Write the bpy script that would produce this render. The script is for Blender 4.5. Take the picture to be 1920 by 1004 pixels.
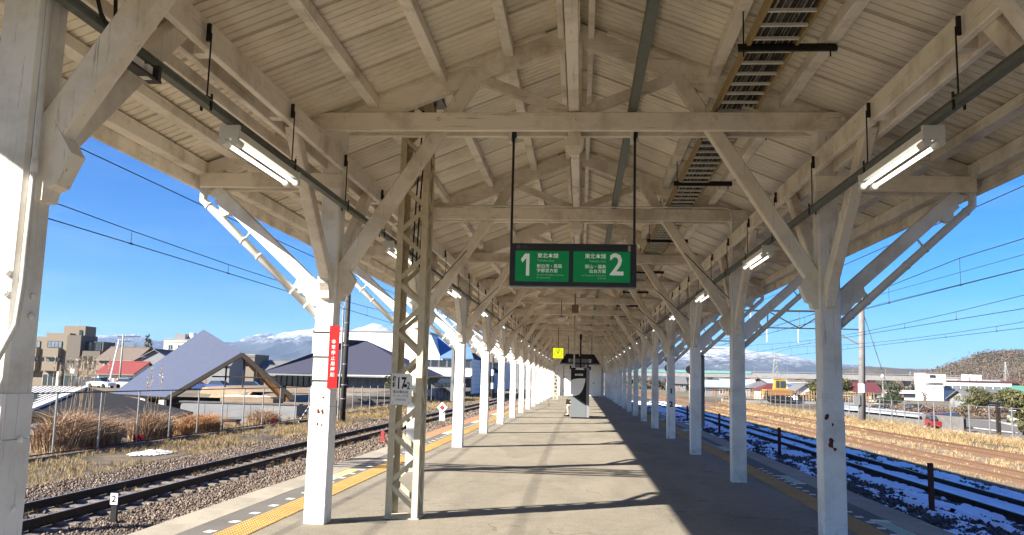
import bpy, math, random
import numpy as np
from mathutils import Vector, Matrix, Quaternion

random.seed(7)
rng = np.random.default_rng(7)
SC = bpy.context.scene
for o in list(bpy.data.objects):
    bpy.data.objects.remove(o)
COL = SC.collection

# ---------------------------------------------------------------- camera
cam_d = bpy.data.cameras.new("camera")
cam = bpy.data.objects.new("camera", cam_d)
COL.objects.link(cam)
cam_d.sensor_fit = 'HORIZONTAL'
cam_d.sensor_width = 36.0
cam_d.lens = 30.0
cam_d.clip_start = 0.05
cam_d.clip_end = 40000
R_ = Vector((0.9965295, 0.07960484, 0.02433158))
U_ = Vector((-0.01374007, -0.13098758, 0.99128879))
F_ = Vector((-0.08209852, 0.98818284, 0.12943921))
cam.matrix_world = Matrix(((R_.x, U_.x, -F_.x, 0), (R_.y, U_.y, -F_.y, 0), (R_.z, U_.z, -F_.z, 1.6), (0, 0, 0, 1)))
SC.camera = cam

# ---------------------------------------------------------------- sky, sun, exposure
SUN_DIR = Vector((1.0, 0.66, -0.655)).normalized()          # the way the light travels
SUN_EL = math.asin(-SUN_DIR.z)
SUN_ROT = math.atan2(-SUN_DIR.x, -SUN_DIR.y)
world = bpy.data.worlds.new("World")
SC.world = world
world.use_nodes = True
wn, wl = world.node_tree.nodes, world.node_tree.links
wn.clear()
w_out = wn.new('ShaderNodeOutputWorld')
w_bg = wn.new('ShaderNodeBackground')
w_sky = wn.new('ShaderNodeTexSky')
w_sky.sky_type = 'NISHITA'
w_sky.sun_disc = False
w_sky.sun_elevation = SUN_EL
w_sky.sun_rotation = SUN_ROT
w_sky.altitude = 350
w_sky.air_density = 1.0
w_sky.dust_density = 0.0
w_sky.ozone_density = 6.0
w_bg.inputs['Strength'].default_value = 0.08
# colour response of a phone camera to the clear sky: a little more contrast and saturation, the same all over the dome
w_sc = wn.new('ShaderNodeVectorMath'); w_sc.operation = 'SCALE'; w_sc.inputs['Scale'].default_value = 0.16
w_mn = wn.new('ShaderNodeVectorMath'); w_mn.operation = 'MINIMUM'; w_mn.inputs[1].default_value = (2.0, 2.0, 2.0)
w_sp = wn.new('ShaderNodeSeparateXYZ')
w_gm = wn.new('ShaderNodeCombineXYZ')
for i_, ex_ in enumerate((2.3, 1.2, 0.85)):
    w_pw = wn.new('ShaderNodeMath'); w_pw.operation = 'POWER'; w_pw.inputs[1].default_value = ex_
    wl.new(w_sp.outputs[i_], w_pw.inputs[0])
    wl.new(w_pw.outputs[0], w_gm.inputs[i_])
w_ml = wn.new('ShaderNodeVectorMath'); w_ml.operation = 'MULTIPLY'; w_ml.inputs[1].default_value = (0.20 / 0.16, 0.355 / 0.16, 0.53 / 0.16)
wl.new(w_sky.outputs[0], w_sc.inputs[0])
wl.new(w_sc.outputs[0], w_mn.inputs[0])
wl.new(w_mn.outputs[0], w_sp.inputs[0])
wl.new(w_gm.outputs[0], w_ml.inputs[0])
# faint high cloud low in the sky
w_tc = wn.new('ShaderNodeTexCoord')
w_mp = wn.new('ShaderNodeMapping'); w_mp.inputs['Scale'].default_value = (2.2, 2.2, 16.0)
w_nz = wn.new('ShaderNodeTexNoise'); w_nz.inputs['Scale'].default_value = 1.6; w_nz.inputs['Detail'].default_value = 8; w_nz.inputs['Roughness'].default_value = 0.6
w_mr = wn.new('ShaderNodeMapRange'); w_mr.inputs['From Min'].default_value = 0.50; w_mr.inputs['From Max'].default_value = 0.80; w_mr.inputs['To Max'].default_value = 0.16
w_mx = wn.new('ShaderNodeMix'); w_mx.data_type = 'RGBA'; w_mx.inputs['B'].default_value = (3.0, 3.6, 4.4, 1)
wl.new(w_tc.outputs['Generated'], w_mp.inputs['Vector'])
wl.new(w_mp.outputs[0], w_nz.inputs['Vector'])
wl.new(w_nz.outputs[0], w_mr.inputs['Value'])
wl.new(w_mr.outputs[0], w_mx.inputs['Factor'])
wl.new(w_ml.outputs[0], w_mx.inputs['A'])
wl.new(w_mx.outputs['Result'], w_bg.inputs['Color'])
wl.new(w_bg.outputs[0], w_out.inputs['Surface'])

sun_d = bpy.data.lights.new("sun", 'SUN')
sun_d.energy = 5.0
sun_d.angle = math.radians(0.5)
sun_d.color = (1.0, 0.93, 0.82)
sun = bpy.data.objects.new("sun", sun_d)
COL.objects.link(sun)
sun.location = (-60, -40, 60)
sun.rotation_mode = 'QUATERNION'
sun.rotation_quaternion = SUN_DIR.to_track_quat('-Z', 'Y')

SC.view_settings.view_transform = 'Standard'
SC.view_settings.look = 'None'
SC.view_settings.gamma = 1.0
SC.view_settings.use_curve_mapping = False
SC.view_settings.exposure = 1.9
SC.render.engine = 'CYCLES'
SC.cycles.use_denoising = True
SC.cycles.max_bounces = 10
SC.cycles.diffuse_bounces = 6
SC.cycles.glossy_bounces = 3
SC.cycles.transmission_bounces = 4
SC.cycles.volume_bounces = 1
SC.cycles.transparent_max_bounces = 6
SC.cycles.sample_clamp_indirect = 6.0
SC.cycles.caustics_reflective = False
SC.cycles.caustics_refractive = False

# ---------------------------------------------------------------- materials
MATS = {}


def mat(name, col, rough=0.7, metal=0.0, var=0.08, scale=6.0, bump=0.0, bscale=40.0, col2=None, c2scale=2.0, c2lo=0.45, c2hi=0.7,
        rand=0.0, tint=False, emit=None, spec=0.3, stretch=None, alpha=None, coord='Object'):
    """plain painted / mineral surface: base colour, broad patches of a second colour, fine mottling, bump"""
    m = bpy.data.materials.new(name)
    m.use_nodes = True
    nt = m.node_tree
    n, l = nt.nodes, nt.links
    b = n['Principled BSDF']
    b.inputs['Roughness'].default_value = rough
    b.inputs['Metallic'].default_value = metal
    b.inputs['Specular IOR Level'].default_value = spec
    tc = n.new('ShaderNodeTexCoord')
    src = tc.outputs[coord]
    if stretch:
        mp = n.new('ShaderNodeMapping')
        mp.inputs['Scale'].default_value = stretch
        l.new(src, mp.inputs['Vector'])
        src = mp.outputs[0]
    rgb = n.new('ShaderNodeRGB')
    rgb.outputs[0].default_value = (*col, 1)
    cur = rgb.outputs[0]
    if tint:
        at = n.new('ShaderNodeAttribute')
        at.attribute_name = 'tint'
        cur = at.outputs['Color']
    if col2 is not None:
        nz = n.new('ShaderNodeTexNoise')
        nz.inputs['Scale'].default_value = c2scale
        nz.inputs['Detail'].default_value = 6
        nz.inputs['Roughness'].default_value = 0.65
        l.new(src, nz.inputs['Vector'])
        mr = n.new('ShaderNodeMapRange')
        mr.inputs['From Min'].default_value = c2lo
        mr.inputs['From Max'].default_value = c2hi
        l.new(nz.outputs[0], mr.inputs['Value'])
        mx = n.new('ShaderNodeMix')
        mx.data_type = 'RGBA'
        l.new(mr.outputs[0], mx.inputs['Factor'])
        l.new(cur, mx.inputs['A'])
        mx.inputs['B'].default_value = (*col2, 1)
        cur = mx.outputs['Result']
    if var > 0:
        nz = n.new('ShaderNodeTexNoise')
        nz.inputs['Scale'].default_value = scale
        nz.inputs['Detail'].default_value = 8
        nz.inputs['Roughness'].default_value = 0.7
        l.new(src, nz.inputs['Vector'])
        mr = n.new('ShaderNodeMapRange')
        mr.inputs['From Min'].default_value = 0.3
        mr.inputs['From Max'].default_value = 0.7
        mr.inputs['To Min'].default_value = 1 - var * 1.6
        mr.inputs['To Max'].default_value = 1 + var
        l.new(nz.outputs[0], mr.inputs['Value'])
        mx = n.new('ShaderNodeVectorMath')
        mx.operation = 'SCALE'
        l.new(cur, mx.inputs[0])
        l.new(mr.outputs[0], mx.inputs['Scale'])
        cur = mx.outputs[0]
    if rand > 0:
        oi = n.new('ShaderNodeObjectInfo')
        mr = n.new('ShaderNodeMapRange')
        mr.inputs['To Min'].default_value = 1 - rand
        mr.inputs['To Max'].default_value = 1 + rand * 0.5
        l.new(oi.outputs['Random'], mr.inputs['Value'])
        mx = n.new('ShaderNodeVectorMath')
        mx.operation = 'SCALE'
        l.new(cur, mx.inputs[0])
        l.new(mr.outputs[0], mx.inputs['Scale'])
        cur = mx.outputs[0]
    l.new(cur, b.inputs['Base Color'])
    if bump > 0:
        nz = n.new('ShaderNodeTexNoise')
        nz.inputs['Scale'].default_value = bscale
        nz.inputs['Detail'].default_value = 6
        l.new(src, nz.inputs['Vector'])
        bp = n.new('ShaderNodeBump')
        bp.inputs['Strength'].default_value = 1.0
        bp.inputs['Distance'].default_value = bump
        l.new(nz.outputs[0], bp.inputs['Height'])
        l.new(bp.outputs[0], b.inputs['Normal'])
    if emit:
        b.inputs['Emission Color'].default_value = (*emit[0], 1)
        b.inputs['Emission Strength'].default_value = emit[1]
    MATS[name] = m
    return m


def M(n):
    return MATS[n]


# painted timber of the canopy: long grain cracks along the piece, grime, chips
def timber(name, col, dirt, grain_axis, amount=1.0):
    m = bpy.data.materials.new(name)
    m.use_nodes = True
    n, l = m.node_tree.nodes, m.node_tree.links
    b = n['Principled BSDF']
    b.inputs['Roughness'].default_value = 0.62
    b.inputs['Specular IOR Level'].default_value = 0.25
    tc = n.new('ShaderNodeTexCoord')
    oi = n.new('ShaderNodeObjectInfo')
    ad = n.new('ShaderNodeVectorMath')
    ad.operation = 'ADD'
    sc_ = n.new('ShaderNodeVectorMath')
    sc_.operation = 'SCALE'
    sc_.inputs[0].default_value = (13.0, 7.0, 5.0)
    l.new(oi.outputs['Random'], sc_.inputs['Scale'])
    l.new(tc.outputs['Object'], ad.inputs[0])
    l.new(sc_.outputs[0], ad.inputs[1])
    mp = n.new('ShaderNodeMapping')
    s = [34.0, 34.0, 34.0]
    s[grain_axis] = 1.3
    mp.inputs['Scale'].default_value = s
    l.new(ad.outputs[0], mp.inputs['Vector'])
    grain = n.new('ShaderNodeTexNoise')
    grain.inputs['Scale'].default_value = 1.0
    grain.inputs['Detail'].default_value = 7
    grain.inputs['Roughness'].default_value = 0.72
    grain.inputs['Distortion'].default_value = 0.6
    l.new(mp.outputs[0], grain.inputs['Vector'])
    crack = n.new('ShaderNodeMapRange')
    crack.inputs['From Min'].default_value = 0.41
    crack.inputs['From Max'].default_value = 0.31
    l.new(grain.outputs[0], crack.inputs['Value'])
    big = n.new('ShaderNodeTexNoise')
    big.inputs['Scale'].default_value = 1.7
    big.inputs['Detail'].default_value = 9
    big.inputs['Roughness'].default_value = 0.68
    l.new(ad.outputs[0], big.inputs['Vector'])
    gr = n.new('ShaderNodeMapRange')
    gr.inputs['From Min'].default_value = 0.46
    gr.inputs['From Max'].default_value = 0.66
    gr.inputs['To Max'].default_value = 0.85 * amount
    l.new(big.outputs[0], gr.inputs['Value'])
    m1 = n.new('ShaderNodeMix')
    m1.data_type = 'RGBA'
    m1.inputs['A'].default_value = (*col, 1)
    m1.inputs['B'].default_value = (*dirt, 1)
    l.new(gr.outputs[0], m1.inputs['Factor'])
    m2 = n.new('ShaderNodeMix')
    m2.data_type = 'RGBA'
    m2.inputs['B'].default_value = (dirt[0] * 0.45, dirt[1] * 0.42, dirt[2] * 0.38, 1)
    fc = n.new('ShaderNodeMath')
    fc.operation = 'MULTIPLY'
    fc.inputs[1].default_value = 0.75 * amount
    l.new(crack.outputs[0], fc.inputs[0])
    l.new(fc.outputs[0], m2.inputs['Factor'])
    l.new(m1.outputs['Result'], m2.inputs['A'])
    rr = n.new('ShaderNodeMapRange')
    rr.inputs['To Min'].default_value = 0.9
    rr.inputs['To Max'].default_value = 1.05
    l.new(oi.outputs['Random'], rr.inputs['Value'])
    sv = n.new('ShaderNodeVectorMath')
    sv.operation = 'SCALE'
    l.new(m2.outputs['Result'], sv.inputs[0])
    l.new(rr.outputs[0], sv.inputs['Scale'])
    l.new(sv.outputs[0], b.inputs['Base Color'])
    bp = n.new('ShaderNodeBump')
    bp.inputs['Distance'].default_value = 0.004
    bp.inputs['Strength'].default_value = 0.8
    l.new(grain.outputs[0], bp.inputs['Height'])
    l.new(bp.outputs[0], b.inputs['Normal'])
    MATS[name] = m
    return m


CREAM = (0.86, 0.81, 0.715)
GRIME = (0.52, 0.455, 0.365)
timber('timber_x', CREAM, GRIME, 0)
timber('timber_y', CREAM, GRIME, 1)
timber('timber_z', (0.84, 0.785, 0.69), (0.55, 0.485, 0.39), 2)
timber('timber_white', (0.83, 0.82, 0.785), (0.60, 0.565, 0.50), 2, 1.15)
timber('jacket_paint', (0.82, 0.81, 0.78), (0.56, 0.53, 0.47), 2, 0.85)


def scuffs(name):
    m = MATS[name]
    n, l = m.node_tree.nodes, m.node_tree.links
    b = n['Principled BSDF']
    prev = b.inputs['Base Color'].links[0].from_socket
    tc = n.new('ShaderNodeTexCoord'); sp = n.new('ShaderNodeSeparateXYZ'); l.new(tc.outputs['Object'], sp.inputs[0])
    ge = n.new('ShaderNodeNewGeometry')
    nz = n.new('ShaderNodeTexNoise'); nz.inputs['Scale'].default_value = 7; nz.inputs['Detail'].default_value = 8; nz.inputs['Roughness'].default_value = .75
    l.new(ge.outputs['Position'], nz.inputs['Vector'])
    ma = n.new('ShaderNodeMath'); ma.operation = 'MULTIPLY_ADD'; ma.inputs[1].default_value = -.45
    l.new(sp.outputs[2], ma.inputs[0]); l.new(nz.outputs[0], ma.inputs[2])
    mr = n.new('ShaderNodeMapRange'); mr.inputs['From Min'].default_value = .44; mr.inputs['From Max'].default_value = .62; mr.inputs['To Max'].default_value = .75
    l.new(ma.outputs[0], mr.inputs['Value'])
    mx = n.new('ShaderNodeMix'); mx.data_type = 'RGBA'
    l.new(mr.outputs[0], mx.inputs['Factor']); l.new(prev, mx.inputs['A']); mx.inputs['B'].default_value = (.40, .36, .29, 1)
    l.new(mx.outputs['Result'], b.inputs['Base Color'])


scuffs('jacket_paint')
mat('roof_paint', (0.83, 0.77, 0.655), 0.6, var=0.07, scale=3.5, col2=(0.50, 0.435, 0.34), c2scale=0.9, c2lo=0.46, c2hi=0.74, rand=0.12, stretch=(0.8, 1.2, 0.8), bump=0.002, bscale=30)
mat('roof_top', (0.30, 0.28, 0.25), 0.7)
mat('asphalt', (0.240, 0.212, 0.164), 0.92, var=0.0)
mat('asphalt_strip', (0.155, 0.143, 0.125), 0.9, var=0.18, scale=120, col2=(0.12, 0.11, 0.097), c2scale=0.8, bump=0.004, bscale=160)
mat('coping', (0.36, 0.32, 0.25), 0.85, var=0.13, scale=30, col2=(0.25, 0.22, 0.175), c2scale=2.2, rand=0.12, bump=0.003, bscale=60)
mat('coping_orange', (0.42, 0.20, 0.10), 0.85, var=0.13, scale=30, col2=(0.36, 0.25, 0.17), c2scale=2.2, rand=0.10, bump=0.003, bscale=60)
mat('platform_wall', (0.22, 0.20, 0.17), 0.9, var=0.2, scale=5, bump=0.01, bscale=20)
mat('tactile', (0.47, 0.275, 0.075), 0.75, var=0.16, scale=25, col2=(0.34, 0.245, 0.125), c2scale=3.0, c2lo=0.42, c2hi=0.68, rand=0.10)
mat('mark_white', (0.72, 0.71, 0.67), 0.8, var=0.16, scale=50)
mat('mark_green', (0.35, 0.52, 0.37), 0.8, var=0.2, scale=40, col2=(0.5, 0.55, 0.45), c2scale=8)
mat('mark_yellow', (0.58, 0.50, 0.16), 0.8, var=0.2, scale=40, col2=(0.5, 0.5, 0.35), c2scale=8)
mat('stone', (0.3, 0.27, 0.24), 0.9, var=0.15, scale=30, tint=True)
mat('gravel_bed', (0.085, 0.07, 0.06), 0.95, var=0.4, scale=26, col2=(0.10, 0.08, 0.065), c2scale=1.3, bump=0.03, bscale=22, coord='Object')
mat('earth', (0.165, 0.128, 0.082), 0.95, var=0.32, scale=9, col2=(0.08, 0.067, 0.052), c2scale=0.5, c2lo=0.42, c2hi=0.62, bump=0.02, bscale=14)
mat('field', (0.20, 0.16, 0.10), 0.95, var=0.25, scale=0.3, col2=(0.12, 0.105, 0.075), c2scale=0.035, c2lo=0.42, c2hi=0.6, bump=0.02, bscale=2)
mat('track_earth', (0.245, 0.18, 0.118), 0.95, var=0.28, scale=12, col2=(0.15, 0.112, 0.078), c2scale=0.7, c2lo=0.42, c2hi=0.65, bump=0.02, bscale=18)
mat('plaza', (0.25, 0.18, 0.115), 0.95, var=0.2, scale=2, col2=(0.19, 0.145, 0.10), c2scale=0.2)
mat('snow', (0.88, 0.91, 0.96), 0.7, var=0.06, scale=8, bump=0.02, bscale=14)
mat('straw', (0.5, 0.36, 0.16), 0.85, var=0.0, tint=True)
mat('leaf', (0.08, 0.09, 0.03), 0.8, var=0.0, tint=True)
mat('rail_side', (0.03, 0.022, 0.018), 0.8, var=0.3, scale=20, col2=(0.05, 0.03, 0.02), c2scale=4)
mat('rail_top', (0.42, 0.40, 0.38), 0.35, metal=0.8, var=0.1)
mat('rail_rust', (0.15, 0.085, 0.052), 0.85, var=0.25, scale=20)
mat('sleeper', (0.19, 0.165, 0.14), 0.9, var=0.3, scale=12, rand=0.25, bump=0.006, bscale=30)
mat('galv', (0.27, 0.275, 0.27), 0.5, metal=0.5, var=0.15, scale=14, rand=0.1)
mat('rail_green', (0.155, 0.17, 0.15), 0.55, metal=0.2, var=0.15, scale=12)
mat('black_metal', (0.012, 0.011, 0.011), 0.5, var=0.1)
mat('dark_metal', (0.045, 0.042, 0.04), 0.5, metal=0.3, var=0.2, scale=12)
mat('mast_paint', (0.60, 0.53, 0.38), 0.6, var=0.12, scale=9, col2=(0.30, 0.19, 0.09), c2scale=3.2, c2lo=0.6, c2hi=0.78, rand=0.06)
mat('lamp_white', (0.70, 0.69, 0.64), 0.5, var=0.05)
mat('tube_light', (1, 1, 1), 0.3, var=0, emit=((1.0, 0.97, 0.88), 0.7))
mat('pipe_white', (0.70, 0.69, 0.66), 0.45, var=0.06, scale=6)
mat('tray_wood', (0.34, 0.25, 0.12), 0.7, var=0.15, scale=12)
mat('cable', (0.02, 0.02, 0.02), 0.5, var=0.1, rand=0.4)
mat('cable_gray', (0.10, 0.10, 0.095), 0.5, var=0.1, rand=0.3)
mat('sign_black', (0.008, 0.008, 0.009), 0.35, var=0.0, spec=0.5)
mat('sign_green', (0.0, 0.15, 0.045), 0.35, var=0.03, emit=((0.0, 0.19, 0.045), 0.08))
mat('sign_white', (0.80, 0.84, 0.80), 0.5, var=0.0, emit=((0.8, 0.86, 0.8), 0.03))
mat('sign_pale', (0.33, 0.60, 0.42), 0.5, var=0.0, emit=((0.3, 0.6, 0.4), 0.02))
mat('plate_white', (0.80, 0.80, 0.78), 0.5, var=0.04)
mat('ink', (0.012, 0.012, 0.014), 0.6, var=0)
mat('red', (0.48, 0.010, 0.012), 0.45, var=0.06, scale=8)
mat('red_faded', (0.30, 0.045, 0.04), 0.6, var=0.15)
mat('rust', (0.13, 0.035, 0.02), 0.85, var=0.3, scale=30)
mat('kiosk_grey', (0.15, 0.165, 0.175), 0.4, var=0.04)
mat('kiosk_side', (0.23, 0.24, 0.25), 0.5, var=0.04)
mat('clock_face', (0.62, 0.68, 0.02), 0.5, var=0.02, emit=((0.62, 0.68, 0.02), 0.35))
mat('wall_white', (0.78, 0.77, 0.75), 0.7, var=0.05, scale=1.5)
mat('glass', (0.03, 0.04, 0.05), 0.08, var=0.0, spec=0.8)
mat('glass_pale', (0.16, 0.19, 0.22), 0.12, var=0.25, scale=0.6, spec=0.8)
mat('concrete', (0.36, 0.345, 0.32), 0.9, var=0.13, scale=2.5, bump=0.004, bscale=20, col2=(0.27, 0.26, 0.24), c2scale=0.5)
mat('concrete_dark', (0.12, 0.115, 0.11), 0.9, var=0.2, scale=2.5)
mat('pole_dark', (0.05, 0.048, 0.045), 0.8, var=0.2, scale=5)
mat('tan_tile', (0.20, 0.165, 0.125), 0.85, var=0.08, scale=5, bump=0.003, bscale=10)
mat('tan_dark', (0.125, 0.108, 0.092), 0.85, var=0.08, scale=5)
mat('roof_blue', (0.062, 0.073, 0.112), 0.8, var=0.05, scale=2, spec=0.1)
mat('roof_navy', (0.043, 0.045, 0.07), 0.75, var=0.06, scale=2, spec=0.4)
mat('roof_azure', (0.11, 0.20, 0.38), 0.5, var=0.06, scale=1.5)
mat('roof_brown', (0.16, 0.125, 0.10), 0.8, var=0.12, scale=3)
mat('roof_gray', (0.14, 0.14, 0.145), 0.8, var=0.12, scale=3)
mat('roof_black', (0.018, 0.016, 0.015), 0.9, var=0.2, scale=3)
mat('roof_red', (0.22, 0.052, 0.045), 0.7, var=0.10, scale=2)
mat('roof_maroon', (0.12, 0.035, 0.038), 0.7, var=0.10, scale=2)
mat('roof_green', (0.10, 0.24, 0.17), 0.7, var=0.10, scale=2)
mat('roof_lime', (0.30, 0.36, 0.15), 0.7, var=0.10, scale=2)
mat('roof_steel', (0.33, 0.37, 0.43), 0.5, var=0.10, scale=2)
mat('wood_gold', (0.20, 0.10, 0.035), 0.6, var=0.15, scale=3)
mat('wood_dark', (0.022, 0.017, 0.014), 0.8, var=0.15, scale=5)
mat('wall_cream', (0.62, 0.57, 0.46), 0.85, var=0.07, scale=1.5)
mat('wall_gray', (0.20, 0.205, 0.21), 0.85, var=0.08, scale=1.5)
mat('wall_brown', (0.24, 0.155, 0.115), 0.85, var=0.08, scale=1.5)
mat('yellow_paint', (0.36, 0.24, 0.04), 0.5, var=0.08, scale=3)
mat('orange_paint', (0.25, 0.12, 0.04), 0.6, var=0.12, scale=3)
mat('fence_brown', (0.30, 0.17, 0.08), 0.8, var=0.1)
mat('tyre', (0.015, 0.015, 0.015), 0.9, var=0.1)
mat('car_white', (0.52, 0.53, 0.55), 0.25, var=0.02, spec=0.6)
mat('car_blue', (0.04, 0.07, 0.20), 0.25, var=0.02, spec=0.6)
mat('car_dark', (0.03, 0.035, 0.05), 0.25, var=0.02, spec=0.6)
mat('car_red', (0.20, 0.02, 0.02), 0.25, var=0.02, spec=0.6)
mat('skin', (0.45, 0.27, 0.18), 0.6, var=0.04)
mat('cloth_gray', (0.22, 0.21, 0.21), 0.9, var=0.1, scale=20)
mat('cloth_beige', (0.40, 0.34, 0.28), 0.9, var=0.1, scale=20)
mat('hair', (0.02, 0.016, 0.013), 0.7, var=0.1)
mat('teal', (0.18, 0.42, 0.38), 0.6, var=0.06)
mat('forest_brown', (0.11, 0.085, 0.06), 1.0, var=0.5, scale=0.12, col2=(0.045, 0.05, 0.03), c2scale=0.02, c2lo=0.5, c2hi=0.6, bump=2.0, bscale=0.3, coord='Object')
mat('bark', (0.11, 0.085, 0.065), 0.9, var=0.2, scale=10)


def worn_asphalt():
    """old platform asphalt: pale aggregate specks, blotches, trodden stains, hair cracks"""
    m = M('asphalt')
    n, l = m.node_tree.nodes, m.node_tree.links
    b = n['Principled BSDF']
    tc = n.new('ShaderNodeTexCoord')

    def noise(scale, detail=6, rough=.65, stretch=None, dist=0.0):
        src = tc.outputs['Object']
        if stretch:
            mp = n.new('ShaderNodeMapping'); mp.inputs['Scale'].default_value = stretch
            l.new(src, mp.inputs['Vector']); src = mp.outputs[0]
        t = n.new('ShaderNodeTexNoise')
        t.inputs['Scale'].default_value = scale; t.inputs['Detail'].default_value = detail
        t.inputs['Roughness'].default_value = rough; t.inputs['Distortion'].default_value = dist
        l.new(src, t.inputs['Vector'])
        return t.outputs[0]

    def ramp(v, a, b_, lo, hi):
        r = n.new('ShaderNodeMapRange')
        for k, q in (('From Min', a), ('From Max', b_), ('To Min', lo), ('To Max', hi)):
            r.inputs[k].default_value = q
        l.new(v, r.inputs['Value'])
        return r.outputs[0]
    fac = None
    for v in (ramp(noise(70, 4, .85), .3, .7, .62, 1.42), ramp(noise(30, 5, .8), .3, .7, .70, 1.30), ramp(noise(5, 6), .3, .7, .90, 1.09),
              ramp(noise(1.0, 7, .6, (1, .35, 1), .8), .35, .65, .84, 1.10), ramp(noise(.35, 4), .35, .65, .93, 1.06), ramp(noise(2.4, 8, .7, None, 1.2), .60, .74, 1.0, .80)):
        if fac is None:
            fac = v
        else:
            mm = n.new('ShaderNodeMath'); mm.operation = 'MULTIPLY'
            l.new(fac, mm.inputs[0]); l.new(v, mm.inputs[1]); fac = mm.outputs[0]
    # hair cracks
    vo = n.new('ShaderNodeTexVoronoi'); vo.feature = 'DISTANCE_TO_EDGE'; vo.inputs['Scale'].default_value = .42
    wp = n.new('ShaderNodeVectorMath'); wp.operation = 'ADD'
    nz = n.new('ShaderNodeTexNoise'); nz.inputs['Scale'].default_value = 2.2; nz.inputs['Detail'].default_value = 6
    sc = n.new('ShaderNodeVectorMath'); sc.operation = 'SCALE'; sc.inputs['Scale'].default_value = .9
    l.new(tc.outputs['Object'], nz.inputs['Vector']); l.new(nz.outputs['Color'], sc.inputs[0])
    l.new(tc.outputs['Object'], wp.inputs[0]); l.new(sc.outputs[0], wp.inputs[1]); l.new(wp.outputs[0], vo.inputs['Vector'])
    cr = ramp(vo.outputs['Distance'], .002, .008, .62, 1.0)
    msk = ramp(noise(.5, 3), .50, .56, 1.0, 0.0)
    mxf = n.new('ShaderNodeMath'); mxf.operation = 'MAXIMUM'
    l.new(cr, mxf.inputs[0]); l.new(msk, mxf.inputs[1])
    mm = n.new('ShaderNodeMath'); mm.operation = 'MULTIPLY'
    l.new(fac, mm.inputs[0]); l.new(mxf.outputs[0], mm.inputs[1])
    sv = n.new('ShaderNodeVectorMath'); sv.operation = 'SCALE'; sv.inputs[0].default_value = (0.240, 0.212, 0.164)
    l.new(mm.outputs[0], sv.inputs['Scale'])
    l.new(sv.outputs[0], b.inputs['Base Color'])
    bp = n.new('ShaderNodeBump'); bp.inputs['Distance'].default_value = .006
    l.new(noise(90, 4, .8), bp.inputs['Height']); l.new(bp.outputs[0], b.inputs['Normal'])


worn_asphalt()


def stripes(name, c1, c2, axis, period, duty=0.12, rough=0.6, coord='Object'):
    """thin joint lines (far cladding whose boards cannot be told apart singly)"""
    m = mat(name, c1, rough, var=0.05, scale=1.5)
    n, l = m.node_tree.nodes, m.node_tree.links
    b = n['Principled BSDF']
    prev = b.inputs['Base Color'].links[0].from_socket
    tc = n.new('ShaderNodeTexCoord')
    sp = n.new('ShaderNodeSeparateXYZ')
    l.new(tc.outputs[coord], sp.inputs[0])
    d = n.new('ShaderNodeMath'); d.operation = 'DIVIDE'; d.inputs[1].default_value = period
    l.new(sp.outputs[axis], d.inputs[0])
    f = n.new('ShaderNodeMath'); f.operation = 'FRACT'
    l.new(d.outputs[0], f.inputs[0])
    c = n.new('ShaderNodeMath'); c.operation = 'LESS_THAN'; c.inputs[1].default_value = duty
    l.new(f.outputs[0], c.inputs[0])
    mx = n.new('ShaderNodeMix'); mx.data_type = 'RGBA'
    l.new(c.outputs[0], mx.inputs['Factor'])
    l.new(prev, mx.inputs['A'])
    mx.inputs['B'].default_value = (*c2, 1)
    l.new(mx.outputs['Result'], b.inputs['Base Color'])
    return m


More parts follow.
